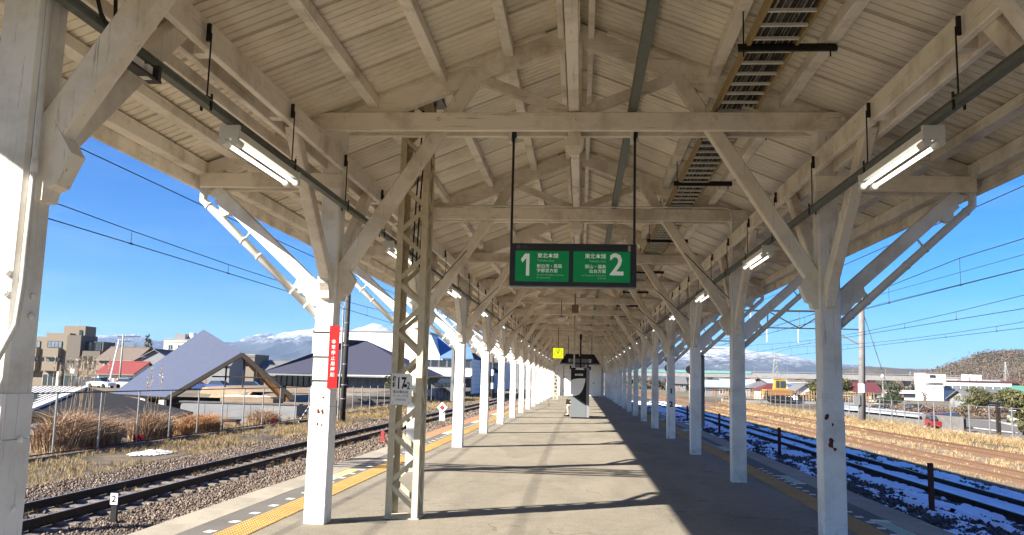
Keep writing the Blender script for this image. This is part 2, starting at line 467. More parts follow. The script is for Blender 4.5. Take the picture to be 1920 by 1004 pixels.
# ---------------------------------------------------------------- mesh helpers
class MB:
    def __init__(s):
        s.v, s.f, s.mi = [], [], []
        s.cur = 0

    def face(s, pts, flip=False):
        i = len(s.v)
        s.v.extend([tuple(p) for p in pts])
        ids = list(range(i, i + len(pts)))
        s.f.append(ids[::-1] if flip else ids)
        s.mi.append(s.cur)
        return s

    def box(s, x0, x1, y0, y1, z0, z1):
        i = len(s.v)
        s.v += [(x0, y0, z0), (x1, y0, z0), (x1, y1, z0), (x0, y1, z0), (x0, y0, z1), (x1, y0, z1), (x1, y1, z1), (x0, y1, z1)]
        for q in ((0, 3, 2, 1), (4, 5, 6, 7), (0, 1, 5, 4), (1, 2, 6, 5), (2, 3, 7, 6), (3, 0, 4, 7)):
            s.f.append([i + k for k in q]); s.mi.append(s.cur)
        return s

    def loft(s, rings, caps=True):
        i = len(s.v)
        n = len(rings[0])
        for r in rings:
            s.v += [tuple(p) for p in r]
        for a in range(len(rings) - 1):
            for k in range(n):
                s.f.append([i + a * n + k, i + a * n + (k + 1) % n, i + (a + 1) * n + (k + 1) % n, i + (a + 1) * n + k]); s.mi.append(s.cur)
        if caps:
            s.f.append([i + k for k in range(n)][::-1]); s.mi.append(s.cur)
            e = i + (len(rings) - 1) * n
            s.f.append([e + k for k in range(n)]); s.mi.append(s.cur)
        return s

    def beam(s, p0, p1, w, h, ch=0.008, up=(0, 0, 1)):
        """timber from p0 to p1, w across, h along 'up', chamfered arrises"""
        p0, p1, up = Vector(p0), Vector(p1), Vector(up)
        d = (p1 - p0).normalized()
        if abs(d.dot(up.normalized())) > 0.99:
            up = Vector((0, 1, 0))
        a = d.cross(up).normalized()
        b = a.cross(d).normalized()
        w, h = w / 2, h / 2
        pr = [(w - ch, -h), (w, -h + ch), (w, h - ch), (w - ch, h), (-w + ch, h), (-w, h - ch), (-w, -h + ch), (-w + ch, -h)] if ch > 0 else [(w, -h), (w, h), (-w, h), (-w, -h)]
        return s.loft([[p + a * x + b * y for x, y in pr] for p in (p0, p1)])

    def tube(s, pts, r, n=8, caps=True):
        pts = [Vector(p) for p in pts]
        rr = r if isinstance(r, (list, tuple)) else [r] * len(pts)
        rings = []
        ref = Vector((0, 0, 1))
        for i, p in enumerate(pts):
            d = (pts[min(i + 1, len(pts) - 1)] - pts[max(i - 1, 0)]).normalized()
            if abs(d.dot(ref)) > 0.95:
                ref = Vector((1, 0, 0)) if abs(d.x) < 0.9 else Vector((0, 1, 0))
            a = d.cross(ref).normalized()
            b = d.cross(a).normalized()
            rings.append([p + (a * math.cos(t) + b * math.sin(t)) * rr[i] for t in [2 * math.pi * k / n for k in range(n)]])
        return s.loft(rings, caps)

    def prism(s, poly, axis, a0, a1):
        """polygon (2-tuples in the plane normal to axis) extruded from a0 to a1"""
        def P(q, a):
            return {'x': (a, q[0], q[1]), 'y': (q[0], a, q[1]), 'z': (q[0], q[1], a)}[axis]
        return s.loft([[P(q, a) for q in poly] for a in (a0, a1)])

    def mesh(s, name):
        me = bpy.data.meshes.new(name)
        me.from_pydata(s.v, [], s.f)
        if any(s.mi):
            me.polygons.foreach_set('material_index', s.mi)
        # outward normals
        import bmesh
        bm = bmesh.new()
        bm.from_mesh(me)
        bmesh.ops.recalc_face_normals(bm, faces=bm.faces)
        bm.to_mesh(me)
        bm.free()
        return me


WM = {}


def link(name, data, m, parent=None, loc=(0, 0, 0), rotz=0.0, label=None):
    o = bpy.data.objects.new(name, data)
    COL.objects.link(o)
    o.location = loc
    o.rotation_euler = (0, 0, rotz)
    if data is not None and m is not None:
        ms = m if isinstance(m, (list, tuple)) else [m]
        if len(data.materials) == 0:
            for k in ms:
                data.materials.append(M(k) if isinstance(k, str) else k)
    W = Matrix.Translation(loc) @ Matrix.Rotation(rotz, 4, 'Z')
    WM[o.name] = W
    if parent is not None:
        o.parent = parent
        o.matrix_parent_inverse = WM[parent.name].inverted()
    if label:
        o['label'] = label
    return o


def thing(name, label, cat, loc=(0, 0, 0), group=None, rotz=0.0):
    o = link(name, None, None, None, loc, rotz)
    o.empty_display_size = 0.2
    o['label'] = label
    o['category'] = cat
    if group:
        o['group'] = group
    return o


def tag(o, label, cat, group=None, kind=None):
    if label: o['label'] = label
    if cat: o['category'] = cat
    if group: o['group'] = group
    if kind: o['kind'] = kind
    return o


def part(name, mb, m, parent, label=None, smooth=False):
    me = mb.mesh(name) if isinstance(mb, MB) else mb
    if smooth:
        me.polygons.foreach_set('use_smooth', [True] * len(me.polygons))
    return link(name, me, m, parent, label=label)


def smooth(me):
    me.polygons.foreach_set('use_smooth', [True] * len(me.polygons))
    return me


def structure(name, mb, m, kind='structure'):
    o = part(name, mb, m, None)
    o['kind'] = kind
    return o


def text_mesh(body, size, loc, align='LEFT', bold=0.0, rot=(math.pi / 2, 0, 0), sx=1.0, spacing=1.0, linesp=1.0, depth=0.0008):
    c = bpy.data.curves.new('lettering', 'FONT')
    c.body = body
    c.size = size
    c.align_x = align
    c.align_y = 'CENTER'
    c.offset = bold
    c.extrude = depth
    c.resolution_u = 2
    c.space_character = spacing
    c.space_line = linesp
    o = bpy.data.objects.new('lettering', c)
    COL.objects.link(o)
    dg = bpy.context.evaluated_depsgraph_get()
    me = bpy.data.meshes.new_from_object(o.evaluated_get(dg))
    bpy.data.objects.remove(o)
    bpy.data.curves.remove(c)
    me.materials.clear()
    from mathutils import Euler
    me.transform(Matrix.Translation(loc) @ Euler(rot).to_matrix().to_4x4() @ Matrix.Diagonal((sx, 1, 1, 1)))
    return me


def text(body, size, loc, m, parent, **k):
    return link('lettering', text_mesh(body, size, loc, **k), m, parent)


def np_mesh(name, V, Fa, tint=None, smooth_=False):
    """V (n,3), Fa (m,k) numpy -> mesh; tint (n,3) colours stored as point attribute"""
    me = bpy.data.meshes.new(name)
    k = Fa.shape[1]
    me.vertices.add(len(V))
    me.vertices.foreach_set('co', np.ascontiguousarray(V, dtype=np.float32).ravel())
    me.loops.add(Fa.size)
    me.loops.foreach_set('vertex_index', np.ascontiguousarray(Fa, dtype=np.int32).ravel())
    me.polygons.add(len(Fa))
    me.polygons.foreach_set('loop_start', np.arange(0, Fa.size, k, dtype=np.int32))
    me.polygons.foreach_set('loop_total', np.full(len(Fa), k, dtype=np.int32))
    if smooth_:
        me.polygons.foreach_set('use_smooth', np.ones(len(Fa), dtype=bool))
    me.update(calc_edges=True)
    if tint is not None:
        a = me.attributes.new('tint', 'FLOAT_COLOR', 'POINT')
        c = np.ones((len(V), 4), dtype=np.float32)
        c[:, :3] = tint
        a.data.foreach_set('color', c.ravel())
    return me


def vnoise(x, y, seed=0):
    """smooth 2-D value noise 0..1"""
    x, y = np.asarray(x, float), np.asarray(y, float)
    xi, yi = np.floor(x).astype(np.int64), np.floor(y).astype(np.int64)
    xf, yf = x - xi, y - yi
    xf, yf = xf * xf * (3 - 2 * xf), yf * yf * (3 - 2 * yf)

    def h(a, b):
        n = (a * 374761393 + b * 668265263 + seed * 1442695041) & 0x7fffffff
        n = ((n ^ (n >> 13)) * 1274126177) & 0x7fffffff
        return ((n ^ (n >> 16)) & 0xffff) / 65535.0
    return (h(xi, yi) * (1 - xf) + h(xi + 1, yi) * xf) * (1 - yf) + (h(xi, yi + 1) * (1 - xf) + h(xi + 1, yi + 1) * xf) * yf


def fbm(x, y, seed=0, oct=5):
    s, a, t = 0, 0.5, 0
    for k in range(oct):
        s = s + a * vnoise(np.asarray(x) * 2 ** k, np.asarray(y) * 2 ** k, seed + k)
        t += a
        a *= 0.5
    return s / t
# ================================================================ STATION PLATFORM (setting)
XC = -0.105                     # axis of the platform and of its canopy
BAY, Y0 = 5.362, 9.36           # truss spacing, first truss in full view
KS = list(range(-1, 16))        # trusses in view
YA, YB = -8.0, 93.0             # canopy ends
XL, XR = -4.40, 4.19            # platform edges


def YK(k):
    return Y0 + BAY * k


platform = structure('platform', MB().box(XL + .46, XR - .46, YA - 4, 118, -1.2, 0.0), ['asphalt'])
part('platform_wall', MB().box(XL + .06, XL + .45, YA - 4, 118, -1.3, -.19).box(XR - .45, XR - .06, YA - 4, 118, -1.3, -.19), 'platform_wall', platform)
part('asphalt_strip', MB().box(XL + .45, XL + .80, YA - 4, 118, -.2, 0.004).box(XR - .80, XR - .45, YA - 4, 118, -.2, 0.004), 'asphalt_strip', platform)
blk = MB().beam((0, 0.006, -.095), (0, .994, -.095), .46, .20, .012).mesh('coping_block')
blk2 = blk.copy()
for x, side in ((XL + .23, -1), (XR - .23, 1)):
    for i in range(int(126 / 1.0)):
        y = YA - 4 + i * 1.0
        far = side < 0 and 22 < y < 60
        link('coping_block', blk2 if far else blk, 'coping_orange' if far else 'coping', platform, (x + random.uniform(-.004, .004), y, random.uniform(-.003, .003)))
# tactile paving: dotted blocks one by one, the far run as one strip
tb = MB().box(-.164, .164, .003, .330, -.02, .007)
for i in range(6):
    for j in range(6):
        cx, cy, r = -.137 + i * .055, .029 + j * .055, .014
        tb.loft([[(cx + q * r * math.cos(a), cy + q * r * math.sin(a), z) for a in (0.4, 1.97, 3.54, 5.11)] for q, z in ((1.0, .0071), (.6, .0125))])
tbm = tb.mesh('tactile_tile')
for x in (-3.435, 3.225):
    for i in range(140):
        link('tactile_tile', tbm, 'tactile', platform, (x + random.uniform(-.003, .003), 2.0 + i * .333, random.uniform(-.001, .001)))
    part('tactile_strip', MB().box(x - .164, x + .164, 48.64, 116, -.02, .008), 'tactile', platform)
    part('tactile_strip', MB().box(x - .164, x + .164, YA - 3, 1.98, -.02, .008), 'tactile', platform)
# worn white dashes and boarding stickers
dm = MB().prism([(-.05, -.055), (.04, -.06), (.055, .05), (-.045, .06)], 'z', .0045, .0062).mesh('painted_dash')
for i in range(60):
    link('painted_dash', dm, 'mark_white', platform, (-3.69 + random.uniform(-.01, .01), 6.2 + i * .60, 0.0), random.uniform(-.2, .2))
for i in range(90):
    if (i // 9) % 4 != 3:
        link('painted_dash', dm, 'mark_white', platform, (3.47 + random.uniform(-.01, .01), 6.2 + i * .42, 0.0), random.uniform(-.2, .2))
for x0, ys in ((-3.86, (12.6, 24.5, 31.0, 38.0)), (3.60, (9.6, 14.7, 21.5, 29.5, 38.0))):
    for y in ys:
        g = x0 > 0
        part('boarding_sticker', MB().box(x0 - .07, x0 + .12, y, y + .16, .0045, .006), 'mark_white', platform)
        part('boarding_sticker', MB().box(x0 - .08, x0 + .12, y + .18, y + 1.0, .0045, .006), 'mark_green', platform)
        part('boarding_sticker', MB().box(x0 - .08, x0 + .12, y + 1.02, y + (1.3 if g else 2.1), .0045, .006), 'mark_green' if g else 'mark_yellow', platform)
part('painted_dash', MB().prism([(3.50, 10.95), (3.80, 10.85), (3.98, 10.93), (3.78, 11.03), (3.56, 11.06)], 'z', .0045, .006), 'mark_white', platform)
# faint repair patches
for (x0, x1, y0, y1) in ((-2.62, -2.1, 9.45, 9.62), (.5, 1.9, 5.0, 7.2)):
    part('repair_patch', MB().prism([(x0, y0), (x1, y0 + .02), (x1 - .03, y1), (x0 + .02, y1 - .01)], 'z', .001, .004), 'asphalt_strip', platform)

# ================================================================ CANOPY
canopy = thing('platform_canopy', 'long cream painted timber canopy with a gabled metal roof covering the island platform', 'canopy', (XC, YA, 0))
RZ0, RSL = 5.69, 0.395          # underside of the roof at the ridge, pitch


def roofz(dx):
    return RZ0 - RSL * abs(dx)


def both(fn):
    return {s: fn(s) for s in (-1, 1)}


# -- meshes of one truss, local to (XC, YK, 0)
m_post = both(lambda s: MB().beam((s * 2.73, 0, 0.0), (s * 2.73, 0, 4.52), .22, .22, .018, up=(0, 1, 0)).mesh('post'))
m_jacket = both(lambda s: MB().beam((s * 2.73, 0, 0.002), (s * 2.73, 0, 1.25), .238, .238, .012, up=(0, 1, 0)).beam((s * 2.73, 0, 1.256), (s * 2.73, 0, 1.47), .232, .232, .012, up=(0, 1, 0)).mesh('post_jacket'))
m_tie = {q: MB().beam((-2.98, q * .12, 4.455), (2.98, q * .12, 4.455), .062, .21, .008).mesh('tie_beam') for q in (-1, 1)}
m_raft = both(lambda s: MB().beam((s * 3.05, 0, roofz(3.05) - .165), (s * .005, 0, roofz(0) - .165), .11, .25, .008).mesh('rafter'))
m_pack = both(lambda s: MB().beam((s * 2.75, 0, roofz(2.75) - .03), (s * .35, 0, roofz(.35) - .03), .14, .055, .004).mesh('packing_board'))
m_king = MB().beam((0, 0, 4.26), (0, 0, 5.42), .15, .15, .008, up=(0, 1, 0)).loft([[(-.10, -.088, 4.30), (.10, -.088, 4.30), (.10, .088, 4.30), (-.10, .088, 4.30)], [(-.10, -.088, 4.20), (.10, -.088, 4.20), (.10, .088, 4.20), (-.10, .088, 4.20)], [(-.05, -.05, 4.10), (.05, -.05, 4.10), (.05, .05, 4.10), (-.05, .05, 4.10)]]).mesh('king_post')
m_web = both(lambda s: MB().beam((s * .08, 0, 4.60), (s * 1.25, 0, 5.06), .085, .115, .006).mesh('web_strut'))


def knee(s):
    mb = MB().beam((s * 2.665, 0, 2.63), (s * 1.14, 0, 5.00), .115, .165, .014)
    # carved foot against the post
    mb.prism([(s * 2.622, 2.42), (s * 2.56, 2.42), (s * 2.545, 2.48), (s * 2.50, 2.50), (s * 2.475, 2.56), (s * 2.43, 2.66), (s * 2.54, 2.83), (s * 2.622, 2.80)], 'y', -.062, .062)
    return mb.mesh('knee_brace')


m_knee = both(knee)


def outer(s):
    mb = MB().beam((s * 2.82, 0, 2.50), (s * 4.12, 0, 3.68), .10, .145, .010)
    mb.prism([(s * 2.842, 2.36), (s * 2.90, 2.36), (s * 3.02, 2.50), (s * 3.06, 2.50), (s * 3.08, 2.55), (s * 3.12, 2.56), (s * 3.10, 2.66), (s * 2.842, 2.46)], 'y', -.045, .045)
    mb.prism([(s * 3.94, 3.39), (s * 4.00, 3.37), (s * 4.06, 3.42), (s * 4.05, 3.47), (s * 4.12, 3.54), (s * 4.06, 3.60), (s * 3.92, 3.47)], 'y', -.045, .045)
    return mb.mesh('eave_strut')


m_outer = both(outer)
m_cant = {(s, q): MB().beam((s * 2.60, q * .10, 3.775), (s * 4.27, q * .10, 3.775), .055, .17, .008).mesh('cantilever_beam') for s in (-1, 1) for q in (-1, 1)}
m_crft = both(lambda s: MB().beam((s * 2.70, 0, roofz(2.70) - .135), (s * 4.24, 0, roofz(4.24) - .09), .10, .13, .008).mesh('eave_rafter'))
m_long = {(s, q): MB().beam((s * 2.727, q * .075, 2.60), (s * 2.727, q * 1.52, 4.01), .115, .15, .012).prism([(q * .111, 2.42), (q * .17, 2.44), (q * .19, 2.52), (q * .25, 2.60), (q * .20, 2.75), (q * .111, 2.70)], 'x', s * 2.727 - .05, s * 2.727 + .05).mesh('side_brace') for s in (-1, 1) for q in (-1, 1)}
# -- lengthwise members, one bay each
m_plate = {(s, o): MB().beam((s * (2.633 if o == 0 else 2.825), 0, 4.01), (s * (2.633 if o == 0 else 2.825), BAY - .004, 4.01), .062, .212, .008).mesh('plate_beam') for s in (-1, 1) for o in (0, 1)}
m_block = both(lambda s: MB().box(s * 2.729 - .0635, s * 2.729 + .0635, -.05, .05, 3.93, 4.09).mesh('spacer_block'))


def purl(dx, w, h, drop):
    zc = roofz(dx) - drop - h / 2
    return MB().beam((dx, 0, zc), (dx, BAY - .004, zc), w, h, .006).mesh('purlin')


PURL = [(s * d, purl(s * d, w, h, .012)) for s in (-1, 1) for d, w, h in ((.17, .07, .16), (.765, .115, .125), (1.525, .115, .125), (2.30, .115, .125), (3.07, .10, .11), (3.90, .14, .105), (4.275, .13, .15))]
m_fascia = both(lambda s: MB().beam((s * 4.375, 0, 3.83), (s * 4.375, BAY - .004, 3.83), .035, .26, .004).mesh('fascia_board'))
m_ridge = MB().beam((-.012, 0, 4.66), (-.012, BAY - .003, 4.66), .115, .16, .006).mesh('ridge_tie')
m_board = MB().beam((0.02, 0, 5.585), (0.02, BAY - .003, 5.585), .05, .20, .004).mesh('ridge_board')

bolt_m = MB().loft([[(r * math.cos(a), y, r * math.sin(a)) for a in [math.pi / 3 * k for k in range(6)]] for r, y in ((.028, 0), (.028, -.012))]).loft([[(r * math.cos(a), y, r * math.sin(a)) for a in [math.pi / 3 * k for k in range(6)]] for r, y in ((.016, -.012), (.014, -.035))]).mesh('bolt')

for k in KS:
    at = (XC, YK(k), 0)
    for s in (-1, 1):
        p = link('post', m_post[s], 'timber_white', canopy, at)
        link('post_jacket', m_jacket[s], 'jacket_paint', p, at)
        link('rafter', m_raft[s], 'timber_x', canopy, at)
        link('packing_board', m_pack[s], 'timber_x', canopy, at)
        link('web_strut', m_web[s], 'timber_x', canopy, at)
        link('knee_brace', m_knee[s], 'timber_z', canopy, at)
        link('eave_strut', m_outer[s], 'timber_white', canopy, at)
        link('eave_rafter', m_crft[s], 'timber_x', canopy, at)
        for q in (-1, 1):
            link('cantilever_beam', m_cant[s, q], 'timber_x', canopy, at)
            if k == -1 and q < 0: continue
            link('side_brace', m_long[s, q], 'timber_z', canopy, at)
    for q in (-1, 1):
        t = link('tie_beam', m_tie[q], 'timber_x', canopy, at)
        if q < 0 and k <= 3:
            for dx in (-2.90, -2.62, -1.53, 0.0, 1.53, 2.62, 2.90):
                link('bolt', bolt_m, 'timber_z', t, (XC + dx, YK(k) - .151, 4.47 + (0.01 if dx else 0)))
    link('king_post', m_king, 'timber_z', canopy, at)
for k in range(-4, 16):
    at = (XC, YK(k), 0)
    if YK(k) + BAY > YB + 2: break
    for s in (-1, 1):
        for o in (0, 1):
            link('plate_beam', m_plate[s, o], 'timber_y', canopy, at)
        link('fascia_board', m_fascia[s], 'timber_y', canopy, at)
        for f in (1.9, 3.45):
            link('spacer_block', m_block[s], 'timber_y', canopy, (XC, YK(k) + f, 0))
    for dx, me in PURL:
        if abs(dx) == 3.07 and dx > 0: continue
        link('purlin', me, 'timber_y', canopy, at)
    link('ridge_tie', m_ridge, 'timber_y', canopy, at)
    link('ridge_board', m_board, 'timber_y', canopy, at)
# wooden cable duct under the left eave
for k in range(-2, 15):
    part('cable_duct', MB().beam((XC - 3.15, YK(k), 3.965), (XC - 3.15, YK(k) + BAY - .006, 3.965), .19, .11, .004), 'timber_y', canopy)

# -- roof: ribbed sheets seen from below, each .762 wide, a dark lap gap between them
SHW = .762


def sheet(s):
    prof = [(.013, .03), (.0135, -.010), (.020, -.010)]
    nr = 6
    for i in range(nr):
        c = .020 + (SHW - .040) * (i + .5) / nr
        hw = (SHW - .040) / nr / 2
        prof += [(c - hw * .96, .034), (c - hw * .76, 0), (c + hw * .76, -.003), (c + hw * .96, .034)]
    prof += [(SHW - .020, -.010), (SHW - .0135, -.010), (SHW - .013, .03)]
    mb = MB()
    for x0, x1 in ((.015, 1.528), (1.52, 3.07), (3.06, 4.52)):
        for a, b in zip(prof[:-1], prof[1:]):
            mb.face([(s * x0, a[0], roofz(x0) + a[1]), (s * x0, b[0], roofz(x0) + b[1]), (s * x1, b[0], roofz(x1) + b[1]), (s * x1, a[0], roofz(x1) + a[1])])
    me = bpy.data.meshes.new('roof_sheet')
    me.from_pydata(mb.v, [], mb.f)
    return me


m_sheet = both(sheet)
ny = int((YB - YA) / SHW)
SY0 = 8.53 - SHW * 22
for s in (-1, 1):
    for i in range(ny):
        link('roof_sheet', m_sheet[s], 'roof_paint', canopy, (XC, SY0 + i * SHW, random.uniform(0, .004)))
rc = MB()
for s in (-1, 1):
    a0, a1 = SY0, SY0 + ny * SHW
    rc.loft([[(XC, y, RZ0 + .042), (XC + s * 4.56, y, roofz(4.56) + .042), (XC + s * 4.56, y, roofz(4.56) + .055), (XC, y, RZ0 + .06)] for y in (a0, a1)])
part('roof_light_seal', rc, 'roof_top', canopy)  # unseen layer added above the sheets to keep sun out of the lap gaps

# -- downpipes from the eave gutters to the posts
def pipe(s):
    a, b = Vector((s * 4.27, .0, 3.56)), Vector((s * 2.86, .0, 2.26))
    mb = MB().tube([(s * 4.25, .0, 3.80), (s * 4.27, 0, 3.66), a, a + (b - a) * .05, b], .043, 12)
    mb.tube([(s * 4.25, 0, 3.74), (s * 4.25, 0, 3.70)], .05, 12)
    for t in (.05, .36, .5, .80, .92):
        c = a + (b - a) * t
        d = (b - a).normalized()
        mb.tube([c - d * .012, c + d * .012], .049, 12)
    for t in (.36, .78, .90):
        c = a + (b - a) * t
        n = Vector((-s * .68, 0, .73))
        mb.tube([c + n * .04, c + n * .17 + Vector((s * .02, 0, 0))], .012, 6)
    mb.tube([b + Vector((0, .0, 0)), (s * 2.80, .13, 2.16), (s * 2.77, .155, 2.05), (s * 2.77, .155, .02)], .04, 10)
    return smooth(mb.mesh('downpipe'))


m_pipe = both(pipe)
for k in range(-1, 12):
    for s in (-1, 1):
        link('downpipe', m_pipe[s], 'pipe_white', canopy, (XC, YK(k), 0))

# paint chips down to the old red coat
chip_spots = [((XC + 2.73 - .122, YK(0) - .1205), [(2.66, 1.28, .9), (2.72, 1.21, .5), (2.70, 1.02, 1.2), (2.735, .96, .6)]),
              ((XC - 2.73, YK(0) - .1205), [(-2.745, 1.20, .7), (-2.70, 1.195, .6), (-2.75, 1.06, .4), (-2.70, 1.055, .35), (-2.70, 1.35, .3)])]
for (bx, by), spots in chip_spots:
    mb = MB()
    for dx, z, sc in spots:
        n = 11
        pts = []
        for i in range(n):
            a = 2 * math.pi * i / n
            r = sc * random.uniform(.018, .042)
            pts.append((XC + dx + r * .8 * math.cos(a), z + r * 1.25 * math.sin(a)))
        mb.prism(pts, 'y', by - .0012, by + .004)
    part('paint_chip', mb, 'rust', canopy)

# steel cover plates and conduit on the nearest left post
nb = YK(-1)
mb = MB()
for z in (1.35, 1.02, .55, 2.05, 1.95):
    for r, y in ((0, 0),):
        mb.loft([[(XC - 2.66 + rr * math.cos(a), nb - yy, z + rr * math.sin(a)) for a in [2 * math.pi * i / 10 for i in range(10)]] for rr, yy in ((.018, .118), (.016, .128), (.008, .132))])
        mb.loft([[(XC - 2.606 + yy, nb + .02 + rr * math.cos(a), z - .1 + rr * math.sin(a)) for a in [2 * math.pi * i / 10 for i in range(10)]] for rr, yy in ((.018, -.006), (.016, .006), (.008, .01))])
part('cover_bolt', mb, 'jacket_paint', canopy)
part('conduit_pipe', smooth(MB().tube([(XC - 2.590, nb - .10, 3.62), (XC - 2.590, nb - .10, 2.0), (XC - 2.592, nb - .115, 1.80), (XC - 2.66, nb - .15, 1.60), (XC - 2.72, nb - .155, 1.45), (XC - 2.72, nb - .155, .9)], .016, 10).tube([(XC - 2.590, nb - .10, 2.55), (XC - 2.590, nb - .10, 2.62)], .0185, 10).mesh('conduit_pipe')), 'timber_white', canopy)

# ================================================================ LIGHTING RAILS AND LAMPS
RDX, RZ = 2.55, 3.45
for s, side in ((-1, 'left'), (1, 'right')):
    rail = thing('lighting_rail', 'long grey steel rail hung on thin rods along the %s row of posts' % ('sunlit' if s < 0 else 'shaded'), 'rail', (XC + s * RDX, YA, RZ), 'hung lighting rails')
    x = XC + s * RDX
    part('channel', MB().box(x - .03, x + .03, YA, 90, RZ - .004, RZ + .036).box(x - .045, x + .045, YA, 90, RZ + .036, RZ + .042), 'rail_green', rail)
    rod = MB().tube([(0, 0, RZ + .04), (0, 0, 3.99)], .006, 6).box(-.018, .018, -.03, .03, RZ + .042, RZ + .075).box(-.04, -.03, -.012, .012, RZ - .03, RZ + .09).box(.03, .04, -.012, .012, RZ - .03, RZ + .09).box(-.014 + s * .02, .014 + s * .02, -.012, .012, 3.93, 4.06).mesh('hanger_rod')
    for y in [5.62 + 1.79 * i for i in range(-3, 47)]:
        link('hanger_rod', rod, 'black_metal', rail, (x, y, 0))

hous = MB().box(-.05, .05, -.72, .72, 3.365, 3.425).box(-.075, .075, -.735, -.70, 3.34, 3.44).box(-.06, .06, .70, .735, 3.34, 3.43)
for dx in (-.048, .048):
    for y0, y1 in ((-.735, -.62), (.63, .70)):
        hous.tube([(dx, y0, 3.315), (dx, y1, 3.315)], .03, 10)
    hous.box(dx - .012, dx + .012, -.71, -.69, 3.30, 3.37)
hous = hous.mesh('housing')
tubem = {dx: smooth(MB().tube([(dx, -.64, 3.315), (dx, .65, 3.315)], .0165, 10).mesh('fluorescent_tube')) for dx in (-.048, .048)}
for s in (-1, 1):
    for k in range(-2, 15):
        y = YK(k) + 2.76
        if k == -2: continue
        nth = ['nearest', 'second', 'third', 'fourth', 'fifth', 'sixth', 'seventh', 'eighth', 'ninth', 'tenth', 'eleventh', 'twelfth', 'thirteenth', 'fourteenth', 'fifteenth', 'sixteenth'][k + 1]
        t = thing('ceiling_lamp', '%s twin tube lamp along the %s row of posts' % (nth, 'sunlit left' if s < 0 else 'shaded right'), 'lamp', (XC + s * RDX, y, 3.44), 'fluorescent lamps under the canopy')
        at = (XC + s * RDX, y, 0)
        link('housing', hous, 'lamp_white', t, at)
        for dx in (-.048, .048):
            link('fluorescent_tube', tubem[dx], 'tube_light', t, at)

# junction box, black cable loop and clamp on the rail by the nearest left post
jb = thing('junction_box', 'small cream junction box with black cables on the rail by the nearest post', 'junction box', (XC - 2.5, 4.75, 3.4))
part('box', MB().box(-2.66, -2.60, 4.52, 4.66, 3.36, 3.41).box(-2.66, -2.61, 4.72, 4.78, 3.34, 3.42), 'lamp_white', jb)
part('bracket', MB().box(-2.67, -2.59, 4.42, 4.86, 3.343, 3.358).box(-2.68, -2.58, 4.80, 4.83, 3.35, 3.44), 'dark_metal', jb)
part('cable', smooth(MB().tube([(-2.62, 4.52, 3.39), (-2.60, 4.40, 3.38), (-2.59, 4.28, 3.42), (-2.60, 4.18, 3.50), (-2.62, 4.12, 3.66)], .011, 8).tube([(-2.60, 4.44, 3.39), (-2.58, 4.36, 3.40), (-2.585, 4.30, 3.50), (-2.60, 4.30, 3.70)], .011, 8).mesh('cable')), 'cable', jb)

# ================================================================ CABLE LADDER AND CONDUIT UNDER THE ROOF
lad = thing('cable_ladder', 'long ladder tray packed with dark cables hung under the right roof slope', 'cable tray', (1.68, YA, 4.6))
LX0, LX1, LZ = 1.45, 1.90, 4.62
part('side_rail', MB().box(LX0, LX0 + .03, YA, 90, LZ, LZ + .09), 'tray_wood', lad)
part('side_rail', MB().box(LX1 - .03, LX1, YA, 90, LZ, LZ + .09), 'tray_wood', lad)
rg = MB().box(LX0 + .03, LX1 - .03, -.014, .014, LZ - .002, LZ + .024).mesh('rung')
for i in range(300):
    y = 3.0 + i * .29
    if y < 90: link('rung', rg, 'lamp_white', lad, (0, y, 0))
hb = MB().box(1.37, 2.24, -.02, .02, LZ - .045, LZ - .005).box(1.37, 2.24, .012, .02, LZ - .005, LZ + .03).tube([(1.42, 0, LZ - .10), (1.42, 0, 5.0)], .007, 6).tube([(2.18, 0, LZ - .10), (2.18, 0, 4.75)], .007, 6).mesh('hanger_bar')
for y in [4.82 + 2.68 * i for i in range(31)]:
    link('hanger_bar', hb, 'black_metal', lad, (0, y, 0))
for i in range(20):
    x = LX0 + .05 + i * .0185
    r = random.choice((.010, .011, .013, .009))
    pts = []
    for j in range(60):
        y = YA + j * 1.66
        pts.append((x + .012 * math.sin(j * .9 + i * 2.1) + random.uniform(-.006, .006), y, LZ + .036 + (i % 3) * .012 + .006 * math.sin(j * 1.7 + i)))
    c = thing('cable', 'dark cable lying along the ladder tray under the right roof slope', 'cable', (x, YA, LZ), 'cables in the ladder tray')
    part('sheath', smooth(MB().tube(pts, r, 6).mesh('sheath')), 'cable_gray' if i in (2, 6, 12) else 'cable', c)

tag(part('conduit', MB().box(XC + .60, XC + .69, YA, 90, 4.585, 4.655).box(XC + .595, XC + .695, YA, 90, 4.655, 4.662), 'rail_green', None),
    'square grey green steel conduit running lengthwise just right of the ridge', 'conduit')
